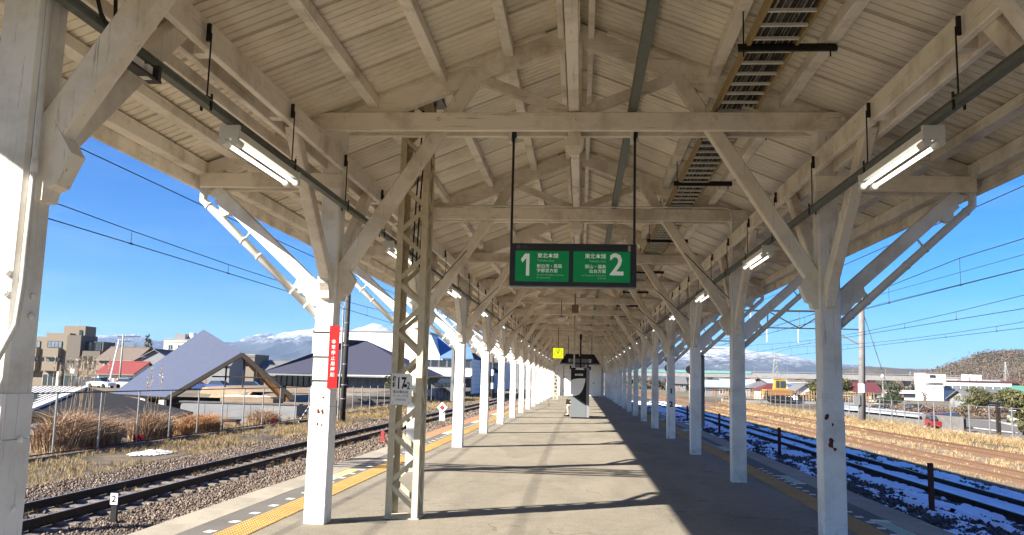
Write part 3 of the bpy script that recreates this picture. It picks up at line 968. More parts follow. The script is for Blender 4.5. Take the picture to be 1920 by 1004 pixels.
# ================================================================ LATTICE MASTS
def lattice(name, label, x, y, w0, zt, lod=0):
    t = thing(name, label, 'mast', (x, y, 0), 'lattice steel masts')
    w1 = w0 * .93
    H = zt

    def corner(sx, sy, z):
        f = (w0 + (w1 - w0) * z / H) / 2
        return Vector((x + sx * f, y + sy * f, z))
    L = .072
    for sx in (-1, 1):
        for sy in (-1, 1):
            a, b = corner(sx, sy, 0), corner(sx, sy, H)
            mb = MB()
            mb.loft([[(p.x, p.y, p.z), (p.x - sx * L, p.y, p.z), (p.x - sx * L, p.y - sy * .008, p.z), (p.x, p.y - sy * .008, p.z)] for p in (a, b)])
            mb.loft([[(p.x, p.y - sy * .0081, p.z), (p.x, p.y - sy * L, p.z), (p.x - sx * .008, p.y - sy * L, p.z), (p.x - sx * .008, p.y - sy * .0081, p.z)] for p in (a, b)])
            part('leg', mb, 'mast_paint', t)
    n = int(H / .29)
    for i in range(n):
        z0, z1 = .10 + i * .29, .10 + (i + 1) * .29
        d = 1 if i % 2 else -1
        for sy in (-1, 1):
            a, b = corner(-d, sy, z0), corner(d, sy, z1)
            o = Vector((0, -sy * .012, 0))
            part('lacing_bar', MB().beam(a + o + Vector((d * .02, 0, 0)), b + o - Vector((d * .02, 0, 0)), .008, .052, 0), 'mast_paint', t)
        for sx in (-1, 1):
            a, b = corner(sx, -d, z0), corner(sx, d, z1)
            o = Vector((-sx * .012, 0, 0))
            part('lacing_bar', MB().beam(a + o + Vector((0, d * .02, 0)), b + o - Vector((0, d * .02, 0)), .008, .052, 0), 'mast_paint', t)
    part('base_plate', MB().box(x - w0 / 2 - .02, x + w0 / 2 + .02, y - w0 / 2 - .02, y + w0 / 2 + .02, .001, .012), 'mast_paint', t)
    return t


lattice('lattice_mast', 'cream lattice steel mast rising through the roof beside the first full left post', -2.005, 9.98, .37, 6.6)
lattice('lattice_mast', 'slender far lattice mast standing near the white building under the yellow clock', -2.09, 72.4, .40, 5.6)
gb = thing('gantry_beam', 'lattice overhead line beam reaching from the near mast across the left track', 'beam', (-8, 9.98, 5.2))
for z in (5.12, 5.85):
    for dy in (-.15, .15):
        part('chord', MB().beam((-14.0, 9.98 + dy, z), (-1.85, 9.98 + dy, z), .07, .07, 0), 'mast_paint', gb)
for i in range(16):
    x0, x1 = -14 + i * .75, -14 + (i + 1) * .75
    za, zb = (5.12, 5.85) if i % 2 else (5.85, 5.12)
    for dy in (-.15, .15):
        part('lacing_bar', MB().beam((x0, 9.98 + dy, za), (x1, 9.98 + dy, zb), .05, .05, 0), 'mast_paint', gb)
part('far_pole', MB().tube([(-14.0, 9.98, -1.3), (-14.0, 9.98, 6.6)], .17, 10), 'pole_dark', gb)
# collar where the near mast passes the roof
tag(part('roof_collar', MB().box(-2.26, -1.72, 9.66, 10.26, 4.93, 4.97).box(-2.24, -1.76, 9.70, 10.22, 4.97, 5.2), 'sign_black', None), 'black collar where the near lattice mast passes through the roof', 'collar')
# cables climbing inside the near mast
for i, dx in enumerate((-.05, .0, .04)):
    tag(part('riser_cable', smooth(MB().tube([(-2.0 + dx, 10.08, 2.9), (-1.97 + dx, 10.05, 3.8), (-1.93 + dx, 10.0, 4.4), (-1.90 + dx, 9.98, 5.1)], .01, 6).mesh('riser_cable')), 'cable', None),
        'thin dark cable climbing inside the top of the near lattice mast', 'cable', 'cables inside the near mast')

# number plate on the mast
pl = thing('mast_plate', 'white enamel number plate reading 17-2 on the near lattice mast', 'plate', (-2.05, 9.78, 1.28))
PX0, PX1, PZ0, PZ1, PY = -2.17, -1.93, 1.275, 1.63, 9.772
part('panel', MB().box(PX0, PX1, PY, PY + .004, PZ0, PZ1), 'plate_white', pl)
text('17', .185, (PX0 + .055, PY - .001, 1.515), 'ink', pl, bold=.004, sx=.62)
text('-', .16, (PX0 + .148, PY - .001, 1.505), 'ink', pl, bold=.010, sx=.6)
text('2', .115, (PX0 + .178, PY - .001, 1.49), 'ink', pl, bold=.001, sx=.7)
text('標', .062, (PX0 + .012, PY - .001, 1.565), 'ink', pl, bold=.002, sx=.6)
text('識', .062, (PX0 + .012, PY - .001, 1.495), 'ink', pl, bold=.002, sx=.6)
text('東北電化柱', .036, (PX0 + .02, PY - .001, 1.418), 'ink', pl, sx=1.0)
text('ワーキング 25', .032, (PX0 + .02, PY - .001, 1.374), 'ink', pl, sx=.9)
text('1959.03', .034, (PX0 + .05, PY - .001, 1.332), 'ink', pl, spacing=1.1)
for (a, b) in ((PX0 + .02, PZ1 - .02), (PX1 - .02, PZ1 - .02), (PX0 + .02, PZ0 + .025), (PX1 - .03, PZ0 + .025)):
    part('screw', MB().tube([(a, PY, b), (a, PY - .003, b)], .005, 6), 'dark_metal', pl)

# red emergency plate on the first full left post
rp = thing('emergency_plate', 'narrow red plate with white writing strapped to the first full left post', 'plate', (-2.7, 9.2, 1.45))
RPY = YK(0) - .135
part('panel', MB().box(-2.765, -2.655, RPY, RPY + .02, 1.45, 2.135), 'red', rp)
for i, ch in enumerate('非常停止用押釦'):
    text(ch, .050, (-2.712, RPY - .001, 1.955 - i * .060), 'plate_white', rp, align='CENTER')
for z in (1.53, 1.79, 2.06):
    part('strap', MB().box(-2.955, -2.715, RPY + .02, RPY + .024, z - .008, z + .008).box(-2.957, -2.953, RPY + .02, RPY + .27, z - .008, z + .008), 'dark_metal', rp)

# ================================================================ HANGING PLATFORM SIGN
sg = thing('hanging_sign', 'black framed hanging sign with green panels for platforms 1 and 2', 'sign', (-.105, 9.32, 2.6))
SY, SX0, SX1, SZ0, SZ1 = 9.25, -.795, .585, 2.615, 3.085
part('case', MB().beam((SX0, SY + .08, (SZ0 + SZ1) / 2), (SX1, SY + .08, (SZ0 + SZ1) / 2), .15, SZ1 - SZ0, .006), 'sign_black', sg)
part('bottom_lip', MB().box(SX0 + .01, SX1 - .01, SY + .02, SY + .14, SZ0 - .012, SZ0 - .001), 'galv', sg)
for a, b in ((-.733, -.147), (-.098, .517)):
    part('panel', MB().box(a, b, SY - .001, SY + .01, 2.662, 3.0), 'sign_green', sg)
ty = SY - .0025
part('lettering', MB().prism([(-.672, 2.905), (-.628, 2.968), (-.578, 2.968), (-.578, 2.725), (-.614, 2.725), (-.614, 2.918), (-.655, 2.868)], 'y', ty - .001, ty), 'sign_white', sg)
text('2', .335, (.292, ty, 2.847), 'sign_white', sg, bold=.006, sx=.95)
text('東北本線', .058, (-.493, ty, 2.944), 'sign_white', sg, bold=.0008)
text('Tohoku Line', .036, (-.493, ty, 2.893), 'sign_pale', sg)
text('新白河・黒磯', .046, (-.497, ty, 2.830), 'sign_white', sg, bold=.0005)
text('宇都宮方面', .046, (-.497, ty, 2.780), 'sign_white', sg, bold=.0005)
text('for Shin-Shirakawa, Kuroiso', .026, (-.495, ty, 2.736), 'sign_pale', sg)
text('& Utsunomiya', .026, (-.495, ty, 2.706), 'sign_pale', sg)
text('東北本線', .058, (.258, ty, 2.944), 'sign_white', sg, align='RIGHT', bold=.0008)
text('Tohoku Line', .036, (.258, ty, 2.893), 'sign_pale', sg, align='RIGHT')
text('郡山・福島', .046, (.258, ty, 2.830), 'sign_white', sg, align='RIGHT', bold=.0005)
text('仙台方面', .046, (.258, ty, 2.780), 'sign_white', sg, align='RIGHT', bold=.0005)
text('for Koriyama, Fukushima', .026, (.258, ty, 2.736), 'sign_pale', sg, align='RIGHT')
text('& Sendai', .026, (.258, ty, 2.706), 'sign_pale', sg, align='RIGHT')
part('logo_square', MB().box(-.722, -.680, SY - .001, SY + .002, 3.022, 3.062), 'concrete_dark', sg)
part('caption_line', MB().box(-.668, -.60, SY - .001, SY + .002, 3.045, 3.053).box(-.668, -.535, SY - .001, SY + .002, 3.028, 3.034), 'concrete_dark', sg)
part('tag', MB().box(.492, .522, SY - .001, SY + .002, 3.005, 3.068), 'concrete', sg)
for x in (-.79, .565):
    part('hanger', MB().tube([(x, SY + .08, SZ1), (x, SY + .08, 4.33)], .014, 8).box(x - .03, x + .03, SY + .05, SY + .11, 4.30, 4.36), 'sign_black', sg)
    part('clamp', MB().box(x - .05, x - .02, SY - .0, SY + .14, 4.24, 4.38).box(x - .02, x + .05, SY + .1, SY + .14, 4.25, 4.30), 'lamp_white', sg)
# looped conduit along the second truss
tag(part('conduit_pipe', smooth(MB().tube([(-2.2, YK(1) - .17, 4.585), (2.40, YK(1) - .17, 4.585), (2.50, YK(1) - .17, 4.56), (2.53, YK(1) - .17, 4.48), (2.53, YK(1) - .17, 3.5)], .016, 8).mesh('conduit_pipe')), 'lamp_white', None), 'cream conduit bending down from the second tie beam to the right plate', 'conduit')

# ================================================================ KIOSK PILLAR, BENCH AND SITTER
kx0, kx1, ky0, ky1, kh = -.42, .26, 36.8, 37.5, 2.14
ks = thing('advertising_pillar', 'dark free standing advertising pillar with a white leaf shape mid platform', 'pillar', (-.08, 37.1, 0))
part('body', MB().box(kx0, kx1 + .11, ky0 + .012, ky1, .06, kh), 'kiosk_side', ks)
part('front_panel', MB().box(kx0, kx1 - .02, ky0, ky0 + .012, .06, kh), 'kiosk_grey', ks)
part('plinth', MB().box(kx0 + .03, kx1 + .07, ky0 + .03, ky1 - .03, 0, .06), 'ink', ks)
fy = ky0 - .004
# black field above a falling diagonal
part('black_field', MB().prism([(kx0, .97), (kx0 + .12, .90), (kx0 + .40, .70), (kx1 - .02, .55), (kx1 - .02, kh), (kx0, kh)], 'y', fy, fy + .004), 'ink', ks)
cr = [(kx0 + .01, 1.60), (kx0 + .10, 1.655), (kx0 + .35, 1.69), (kx1 - .06, 1.70)]
for i in range(1, 9):
    a = i / 8
    cr.append((kx1 - .06 - .30 * a ** 1.6 - .06 * a, 1.70 - .72 * (1 - (1 - a) ** 1.7)))
cr += [(kx0 + .20, .955), (kx0 + .01, .965)]
part('leaf_shape', MB().prism(cr, 'y', fy - .004, fy - .0005), 'plate_white', ks)
text('ecute', .155, (kx0 + .34, fy - .004, 1.86), 'plate_white', ks, align='CENTER', bold=.005)
part('top_plate', MB().prism([(kx0 + .18, kh - .08), (kx1 - .10, kh - .08), (kx1 - .16, kh - .02), (kx0 + .36, kh - .005), (kx0 + .22, kh - .02)], 'y', fy - .002, fy - .0003), 'plate_white', ks)
part('camera_bracket', MB().box(kx0 - .06, kx0 + .02, ky0 + .1, ky0 + .25, kh - .06, kh + .10).box(kx1 + .02, kx1 + .17, ky0 + .1, ky0 + .25, kh - .09, kh + .06), 'ink', ks)

bench = thing('platform_bench', 'low bench half hidden behind the dark advertising pillar', 'bench', (-.2, 38.5, 0))
part('seat', MB().box(-.42, .32, 38.1, 39.6, .40, .44), 'concrete_dark', bench)
for y in (38.25, 39.45):
    part('leg', MB().box(-.30, -.25, y - .03, y + .03, 0, .40), 'dark_metal', bench)
    part('leg', MB().box(.15, .20, y - .03, y + .03, 0, .40), 'dark_metal', bench)


def person_mesh(joints, edges, radii, root):
    me = bpy.data.meshes.new('body')
    me.from_pydata(joints, edges, [])
    o = bpy.data.objects.new('body', me)
    COL.objects.link(o)
    o.modifiers.new('skin', 'SKIN')
    sk = me.skin_vertices[0].data
    for i, r in enumerate(radii):
        sk[i].radius = (r, r) if not isinstance(r, tuple) else r
        sk[i].use_root = i == root
    ss = o.modifiers.new('sub', 'SUBSURF')
    ss.levels = 2; ss.render_levels = 2
    dg = bpy.context.evaluated_depsgraph_get()
    out = bpy.data.meshes.new_from_object(o.evaluated_get(dg))
    bpy.data.objects.remove(o)
    return smooth(out)


px_, py_ = -.12, 38.72
J = [(0, 0, .50), (0.02, 0, .72), (0.0, 0, .95), (-.03, 0, 1.06), (-.06, 0, 1.13), (-.08, 0, 1.24),   # pelvis, chest, neck, head
     (-.04, -.09, .50), (-.44, -.11, .50), (-.40, -.12, .10), (-.53, -.12, .05),
     (-.04, .09, .50), (-.45, .13, .51), (-.42, .14, .10), (-.55, .14, .05),
     (-.02, -.19, .97), (-.14, -.25, .72), (-.40, -.16, .62), (-.47, -.13, .60),
     (-.02, .19, .97), (-.12, .26, .72), (-.38, .18, .62), (-.45, .15, .60)]
E_ = [(0, 1), (1, 2), (2, 3), (3, 4), (4, 5), (0, 6), (6, 7), (7, 8), (8, 9), (0, 10), (10, 11), (11, 12), (12, 13), (2, 14), (14, 15), (15, 16), (16, 17), (2, 18), (18, 19), (19, 20), (20, 21)]
RD = [.13, .14, .13, .06, .075, .085, .09, .065, .042, .035, .09, .065, .042, .035, .06, .045, .036, .03, .06, .045, .036, .03]
pr = thing('person', 'person in pale clothes sitting on the bench behind the dark pillar', 'person', (px_, py_, 0))
pb = link('body', person_mesh([(a + px_, b + py_, c) for a, b, c in J], E_, RD, 0), 'cloth_beige', pr)
part('hair', smooth(MB().tube([(px_ - .06, py_, 1.20), (px_ - .06, py_, 1.27), (px_ - .05, py_, 1.33)], [.085, .095, .04], 10).mesh('hair')), 'hair', pr)
for sgn in (-1, 1):
    part('shoe', smooth(MB().tube([(px_ - .36, py_ + sgn * .13, .04), (px_ - .50, py_ + sgn * .13, .045), (px_ - .60, py_ + sgn * .13, .03)], [.04, .045, .03], 8).mesh('shoe')), 'ink', pr)
bag = thing('shoulder_bag', 'dark bag resting on the lap of the person behind the pillar', 'bag', (px_ - .3, py_ - .05, .6))
part('pouch', MB().beam((px_ - .52, py_ - .1, .66), (px_ - .22, py_ - .1, .64), .22, .20, .04), 'wood_dark', bag)
part('strap', smooth(MB().tube([(px_ - .48, py_ - .1, .76), (px_ - .36, py_ - .1, .88), (px_ - .26, py_ - .1, .75)], .012, 6).mesh('strap')), 'ink', bag)

# ================================================================ THINGS HUNG FURTHER ALONG
ck = thing('station_clock', 'square yellow green platform clock hung from the roof on a black rod', 'clock', (-1.22, 46.0, 2.77))
part('case', MB().beam((-1.53, 46.1, 3.03), (-.92, 46.1, 3.03), .18, .60, .05), 'ink', ck)
part('face', MB().beam((-1.505, 46.0, 3.03), (-.945, 46.0, 3.03), .015, .55, .005), 'clock_face', ck)
mb = MB()
for i in range(12):
    a = i * math.pi / 6
    c, s_ = math.sin(a), math.cos(a)
    r0, r1 = (.175, .225)
    mb.beam((-1.225 + c * r0, 45.985, 3.03 + s_ * r0), (-1.225 + c * r1, 45.985, 3.03 + s_ * r1), .006, .022, 0, up=(s_, 0, -c))
part('hour_mark', mb, 'ink', ck)
part('hand', MB().beam((-1.225, 45.982, 3.01), (-1.30, 45.982, 3.14), .005, .03, 0, up=(1, 0, .5)), 'ink', ck)
part('hand', MB().beam((-1.225, 45.978, 3.01), (-1.16, 45.978, 3.22), .005, .022, 0, up=(1, 0, -.3)), 'ink', ck)
part('rod', MB().tube([(-1.225, 46.1, 3.32), (-1.225, 46.1, 4.4)], .016, 8), 'ink', ck)

bd = thing('departure_board', 'dark electronic departure board for tracks 1 and 2 hung beyond the pillar', 'board', (-.06, 55.0, 2.46))
part('case', MB().box(-.92, .78, 55.0, 55.25, 2.67, 3.15), 'ink', bd)
part('case', MB().box(-.50, .50, 55.02, 55.22, 2.44, 2.66), 'ink', bd)
part('screen', MB().box(-.82, -.08, 54.99, 55.0, 2.74, 2.98).box(-.03, .70, 54.99, 55.0, 2.74, 2.98), 'kiosk_grey', bd)
part('screen', MB().box(-.42, .42, 55.005, 55.02, 2.48, 2.62), 'kiosk_grey', bd)
text('1', .26, (-.80, 54.985, 2.86), 'sign_white', bd, bold=.004)
text('2', .26, (.50, 54.985, 2.86), 'sign_white', bd, bold=.004)
text('2', .17, (.28, 55.0, 2.55), 'sign_white', bd, bold=.003)
for x in (-.82, .68):
    part('hanger', MB().tube([(x, 55.12, 3.15), (x, 55.12, 4.4)], .02, 6), 'ink', bd)
part('hanger', MB().tube([(-.06, 55.12, 3.15), (-.06, 55.12, 4.4)], .02, 6), 'ink', bd)

tag(part('standpipe', smooth(MB().tube([(-.29, 37.65, 0), (-.30, 37.65, 4.42)], .034, 10).mesh('standpipe')), 'lamp_white', None), 'pale vertical pipe rising behind the dark pillar to the roof', 'pipe')
tag(part('black_pole', smooth(MB().tube([(-.02, 37.66, 0), (-.02, 37.66, 3.62)], .035, 10).box(-.07, .03, 37.6, 37.72, 3.4, 3.62).mesh('black_pole')), 'ink', None), 'short black pole standing behind the dark pillar', 'pole')
sp = thing('loudspeaker', 'pale ceiling loudspeaker hung under a tie beam before the clock', 'loudspeaker', (-.71, 30.0, 3.66))
part('horn', MB().loft([[(-.71 + sx * w, 30 + sy * d, z) for sx, sy in ((-1, -1), (1, -1), (1, 1), (-1, 1))] for w, d, z in ((.16, .14, 3.80), (.17, .16, 3.74), (.11, .12, 3.66))]), 'lamp_white', sp)
part('bracket', MB().tube([(-.71, 30, 3.79), (-.71, 30, 4.4)], .012, 6).box(-.78, -.64, 29.95, 30.05, 3.80, 3.83), 'dark_metal', sp)
tag(part('relay_box', MB().box(-.31, -.10, 26.95, 27.15, 3.72, 3.98).box(-.23, -.19, 27.0, 27.1, 3.98, 4.4), 'wall_brown', None), 'brown box hung from the tie beam near the ridge', 'box')

# thin tie rods across the truss feet
for k in (1, 2, 3, 4):
    y = YK(k) - .3
    tag(part('pull_wire', MB().tube([(-2.75, y + .5, 3.05), (-1.85, y - 1.0, 3.62)], .008, 5), 'black_metal', None), 'thin black rod slanting beside the left knee brace of truss %s' % ('second', 'third', 'fourth', 'fifth')[k - 1], 'rod', 'slanting rods at the knee braces')
    tag(part('pull_wire', MB().tube([(2.55, y + .5, 3.05), (1.60, y - 1.0, 3.62)], .008, 5), 'black_metal', None), 'thin black rod slanting beside the right knee brace of truss %s' % ('second', 'third', 'fourth', 'fifth')[k - 1], 'rod', 'slanting rods at the knee braces')

# number plates on the third right post and boards on the outer sides of posts
np_ = thing('number_plate', 'small black numerals 1 and 2 on the fourth right post', 'plate', (2.62, YK(3) - .125, 1.2))
text('1', .20, (2.62, YK(3) - .1225, 1.36), 'ink', np_, align='CENTER', bold=.008)
text('2', .20, (2.62, YK(3) - .1225, .98), 'ink', np_, align='CENTER', bold=.008)
for s, ks_ in ((-1, (2, 6)), (1, (2,))):
    for k in ks_:
        tag(part('post_board', MB().box(XC + s * 2.875, XC + s * 2.935, YK(k) - .06, YK(k) + .16, 1.05 if s < 0 else .62, 2.25), 'kiosk_grey', None),
            {(-1, 2): 'tall grey board fixed to the outer side of the third left post', (-1, 6): 'tall grey board fixed to the outer side of the seventh left post', (1, 2): 'tall grey board fixed to the outer side of the third right post'}[s, k], 'board')

# ================================================================ WHITE BUILDING CLOSING THE PLATFORM
wb = thing('waiting_room', 'white panelled building closing the far end of the platform', 'building', (0, 90.5, 0))
part('wall', MB().box(-2.36, 2.40, 90.4, 96, 0, 3.25), 'wall_white', wb)
part('roof_edge', MB().box(-2.46, 2.50, 90.3, 96.1, 3.25, 3.36), 'galv', wb)
dr = part('door', MB().box(-1.75, .55, 90.33, 90.4, .03, 3.0), 'wall_white', wb)
for z in (.45, .95, 1.45, 1.95, 2.45):
    part('panel_joint', MB().box(-1.75, .55, 90.325, 90.33, z - .012, z + .012), 'concrete', dr)
part('door', MB().box(.65, 2.15, 90.34, 90.4, .03, 3.0), 'wall_white', wb)
part('door_frame', MB().box(-1.83, -1.76, 90.31, 90.4, 0, 3.1).box(.56, .64, 90.31, 90.4, 0, 3.1).box(2.16, 2.24, 90.31, 90.4, 0, 3.1), 'concrete', wb)
part('handle', MB().box(1.28, 1.40, 90.30, 90.34, 1.3, 1.42), 'dark_metal', wb)
part('gable_panel', MB().prism([(-2.6, 3.38), (2.45, 3.38), (2.45, 4.50), (-.105, 5.45), (-2.6, 4.50)], 'y', 90.6, 90.8), 'wood_dark', wb)
# ================================================================ GROUND
def sstep(a, b, x):
    t = np.clip((np.asarray(x, float) - a) / (b - a), 0, 1)
    return t * t * (3 - 2 * t)


def ground_h(x, y):
    x, y = np.asarray(x, float), np.asarray(y, float)
    h = np.full(np.broadcast(x, y).shape, -1.10)
    # left beyond the fence: sunk yard near, plaza behind the retaining wall, town further
    low = -2.75 + 0 * y
    far = -2.75 + 1.6 * sstep(62, 112, y) - 1.4 * sstep(125, 165, y)
    pl = -.55 + .75 * sstep(53, 92, y)
    wide = -24.5 - 14 * sstep(66, 84, y)
    inpl = sstep(0, 1.0, x - wide) * (y > 51.9)
    left = far * (1 - inpl) + pl * inpl
    k = sstep(-17.2, -18.9, x)
    h = h * (1 - k) + left * k
    # right beyond the fence: sunk car park near, level further off
    rl = -2.05 + .95 * sstep(118, 134, y) - .1
    k = sstep(21.0, 30.5, x)
    h = h * (1 - k) + rl * k
    return h + .6 * (fbm(x * .004, y * .004, 3) - .5) * sstep(200, 500, np.hypot(x, y))


gx = np.unique(np.concatenate([-np.geomspace(60, 11000, 26), np.arange(-60, -24, 3), np.arange(-24, 34, .75), np.arange(34, 70, 3), np.geomspace(70, 11000, 26)]))
gy = np.unique(np.concatenate([-np.geomspace(20, 3000, 10), np.arange(-20, 60, 2), [51.6, 51.85, 51.95, 52.2], np.arange(60, 180, 4), np.geomspace(180, 11500, 30)]))
GX, GY = np.meshgrid(gx, gy)
GZ = ground_h(GX, GY) + .05 * (fbm(GX * .9, GY * .9, 11) - .5)
nx_, ny_ = len(gx), len(gy)
idx = np.arange(nx_ * ny_).reshape(ny_, nx_)
Fq = np.stack([idx[:-1, :-1], idx[:-1, 1:], idx[1:, 1:], idx[1:, :-1]], -1).reshape(-1, 4)
g_me = np_mesh('ground', np.stack([GX, GY, GZ], -1).reshape(-1, 3), Fq, smooth_=True)
ground = link('ground', g_me, 'earth', None)
ground['kind'] = 'structure'
g_me.materials.append(M('field'))
cx_ = GX[:-1, :-1].ravel(); cy_ = GY[:-1, :-1].ravel()
g_me.polygons.foreach_set('material_index', ((np.abs(cx_) > 42) | (cy_ > 150) | (cy_ < -22)).astype(np.int32))


def sheet_on_ground(name, x0, x1, y0, y1, lift, m, dx=1.0, dy=2.0, wob=.25, seed=1):
    xs = np.linspace(x0, x1, max(2, int((x1 - x0) / dx) + 1)); ys = np.linspace(y0, y1, max(2, int((y1 - y0) / dy) + 1))
    X, Y = np.meshgrid(xs, ys)
    e = np.zeros_like(X); e[:, 0] = 1; e[:, -1] = 1
    X = X + e * wob * (fbm(Y * .5, X * 0 + seed, seed) - .5) * 2
    Z = ground_h(X, Y) + lift + .03 * (fbm(X * 1.3, Y * 1.3, seed) - .5)
    Z[:, 0] -= lift * .9 + .03; Z[:, -1] -= lift * .9 + .03
    n = len(xs)
    ii = np.arange(X.size).reshape(X.shape)
    F = np.stack([ii[:-1, :-1], ii[:-1, 1:], ii[1:, 1:], ii[1:, :-1]], -1).reshape(-1, 4)
    o = link(name, np_mesh(name, np.stack([X, Y, Z], -1).reshape(-1, 3), F, smooth_=True), m, None)
    o['kind'] = 'structure'
    return o


sheet_on_ground('gravel_bed', -12.3, XL + .3, -12, 190, .06, 'gravel_bed', .8, 2.0, .5, 5)
sheet_on_ground('gravel_bed', XR - .3, 11.6, -12, 190, .06, 'gravel_bed', .8, 2.0, .3, 6)
sheet_on_ground('dirt_path', 11.0, 18.6, -12, 190, .035, 'track_earth', .8, 2.0, .5, 7)
sheet_on_ground('plaza_paving', -24.2, -17.6, 52.6, 74, .05, 'plaza', 1, 2, .3, 8)
sheet_on_ground('plaza_paving', -37, -9.5, 74, 88, .06, 'plaza', 1, 2, .3, 9)

# ---------------------------------------------------------------- loose stone
ico_v = np.array([(0, 0, 1), (.894, 0, .447), (.276, .851, .447), (-.724, .526, .447), (-.724, -.526, .447), (.276, -.851, .447), (.724, .526, -.447), (-.276, .851, -.447), (-.894, 0, -.447), (-.276, -.851, -.447), (.724, -.526, -.447), (0, 0, -1)])
ico_f = np.array([(0, 1, 2), (0, 2, 3), (0, 3, 4), (0, 4, 5), (0, 5, 1), (1, 6, 2), (2, 7, 3), (3, 8, 4), (4, 9, 5), (5, 10, 1), (6, 7, 2), (7, 8, 3), (8, 9, 4), (9, 10, 5), (10, 6, 1), (11, 7, 6), (11, 8, 7), (11, 9, 8), (11, 10, 9), (11, 6, 10)])


def rot_mats(n):
    q = rng.normal(size=(n, 4)); q /= np.linalg.norm(q, axis=1)[:, None]
    w, x, y, z = q.T
    return np.stack([np.stack([1 - 2 * (y * y + z * z), 2 * (x * y - z * w), 2 * (x * z + y * w)], -1), np.stack([2 * (x * y + z * w), 1 - 2 * (x * x + z * z), 2 * (y * z - x * w)], -1), np.stack([2 * (x * z - y * w), 2 * (y * z + x * w), 1 - 2 * (x * x + y * y)], -1)], 1)


def stones(name, zones, palette):
    P, S = [], []
    for x0, x1, y0, y1, dens, size, lift in zones:
        n = int((x1 - x0) * (y1 - y0) * dens)
        x = rng.uniform(x0, x1, n); y = rng.uniform(y0, y1, n)
        P.append(np.stack([x, y, ground_h(x, y) + .06 + lift + rng.uniform(-.02, .025, n)], -1))
        S.append(size * rng.uniform(.55, 1.35, n))
    P = np.concatenate(P); S = np.concatenate(S)
    n = len(P)
    V = ico_v[None] * (1 + rng.uniform(-.28, .28, (n, 12, 1))) * (S[:, None, None] * .5) * rng.uniform(.6, 1.25, (n, 1, 3))
    V = np.einsum('nij,nkj->nki', rot_mats(n), V) + P[:, None]
    F = (ico_f[None] + (np.arange(n) * 12)[:, None, None]).reshape(-1, 3)
    pal = np.array(palette)
    t = pal[rng.integers(0, len(pal), n)] * rng.uniform(.7, 1.25, (n, 1))
    T = np.repeat(t, 12, 0)
    o = link(name, np_mesh(name, V.reshape(-1, 3), F, T), 'stone', None)
    o['kind'] = 'stuff'
    return o


warm = [(.19, .145, .11), (.135, .10, .076), (.25, .20, .16), (.10, .074, .056), (.16, .125, .10)]
dark = [(.10, .085, .075), (.14, .115, .10), (.075, .062, .055), (.18, .155, .135)]
stones('gravel', [(-8.45, -6.1, 6, 30, 330, .052, .0), (-8.8, -8.45, 6, 34, 240, .048, -.055), (-9.9, -9.0, 8, 34, 110, .055, -.01), (-12.2, -10.2, 9, 34, 190, .052, 0), (-8.75, -5.5, 30, 62, 70, .085, 0), (-12.2, -9.0, 34, 62, 45, .085, 0), (-8.7, -5, 62, 110, 22, .12, 0), (-12.2, -9, 62, 110, 14, .12, 0)], warm)
stones('gravel', [(5.2, 8.7, 8, 34, 170, .065, .01), (10.15, 11.5, 12, 40, 120, .06, .0), (8.9, 9.9, 12, 34, 60, .055, -.01), (4.6, 11.4, 34, 70, 40, .09, 0), (13, 18, 14, 60, 4, .05, -.02)], dark)

# ---------------------------------------------------------------- railway tracks
RAIL_PROF = [(-.065, 0), (.065, 0), (.065, .012), (.012, .03), (.012, .115), (.034, .122), (.034, .150), (.026, .156), (-.026, .156), (-.034, .150), (-.034, .122), (-.012, .115), (-.012, .03), (-.065, .012)]
slp = MB().beam((-1.0, 0, -.05), (1.0, 0, -.05), .21, .12, .012).mesh('sleeper')


def track(xc, label, y0, y1, zt, rusty, sleepers):
    t = thing('railway_track', label, 'railway track', (xc, y0, zt - .16))
    for s in (-1, 1):
        xr = xc + s * .5335 + s * .03
        mb = MB().prism([(xr + a, zt - .156 + b) for a, b in RAIL_PROF], 'y', y0, y1)
        r = part('rail', mb, 'rail_rust' if rusty else 'rail_side', t)
        part('running_surface', MB().box(xr - .022, xr + .022, y0, y1, zt, zt + .0012), 'rail_rust' if rusty else 'rail_top', r)
    for i in range(sleepers):
        link('sleeper', slp, 'sleeper', t, (xc + random.uniform(-.03, .03), y0 + 3 + i * .61, zt - .157 + random.uniform(-.02, .0)))
    return t


track(-9.45, 'railway track with shiny rails on brown gravel left of the platform', -10, 420, -.85, False, 190)
track(9.42, 'railway track lying in blue shaded snow right of the platform', -10, 420, -.85, False, 190)
track(13.5, 'rusty railway track beside the snowy track, in sunlit brown earth', -10, 420, -.92, True, 40)
track(17.2, 'farthest rusty railway track, next to the tall dry grass', -10, 420, -.92, True, 40)

# ---------------------------------------------------------------- snow lying on the right track and in patches
def snow_sheet(name, x0, x1, y0, y1, d, fn):
    xs = np.arange(x0, x1, d); ys = np.arange(y0, y1, d * 1.6)
    X, Y = np.meshgrid(xs, ys)
    Hh = fn(X, Y)
    Z = ground_h(X, Y) + .065 + np.clip(Hh, -.06, .085)
    keep = Hh > -.05
    ii = np.arange(X.size).reshape(X.shape)
    kf = keep[:-1, :-1] & keep[:-1, 1:] & keep[1:, 1:] & keep[1:, :-1]
    F = np.stack([ii[:-1, :-1], ii[:-1, 1:], ii[1:, 1:], ii[1:, :-1]], -1)[kf]
    used = np.unique(F)
    remap = np.full(X.size, -1); remap[used] = np.arange(len(used))
    V = np.stack([X, Y, Z], -1).reshape(-1, 3)[used]
    o = link(name, np_mesh(name, V, remap[F], smooth_=True), 'snow', None)
    o['kind'] = 'stuff'
    return o


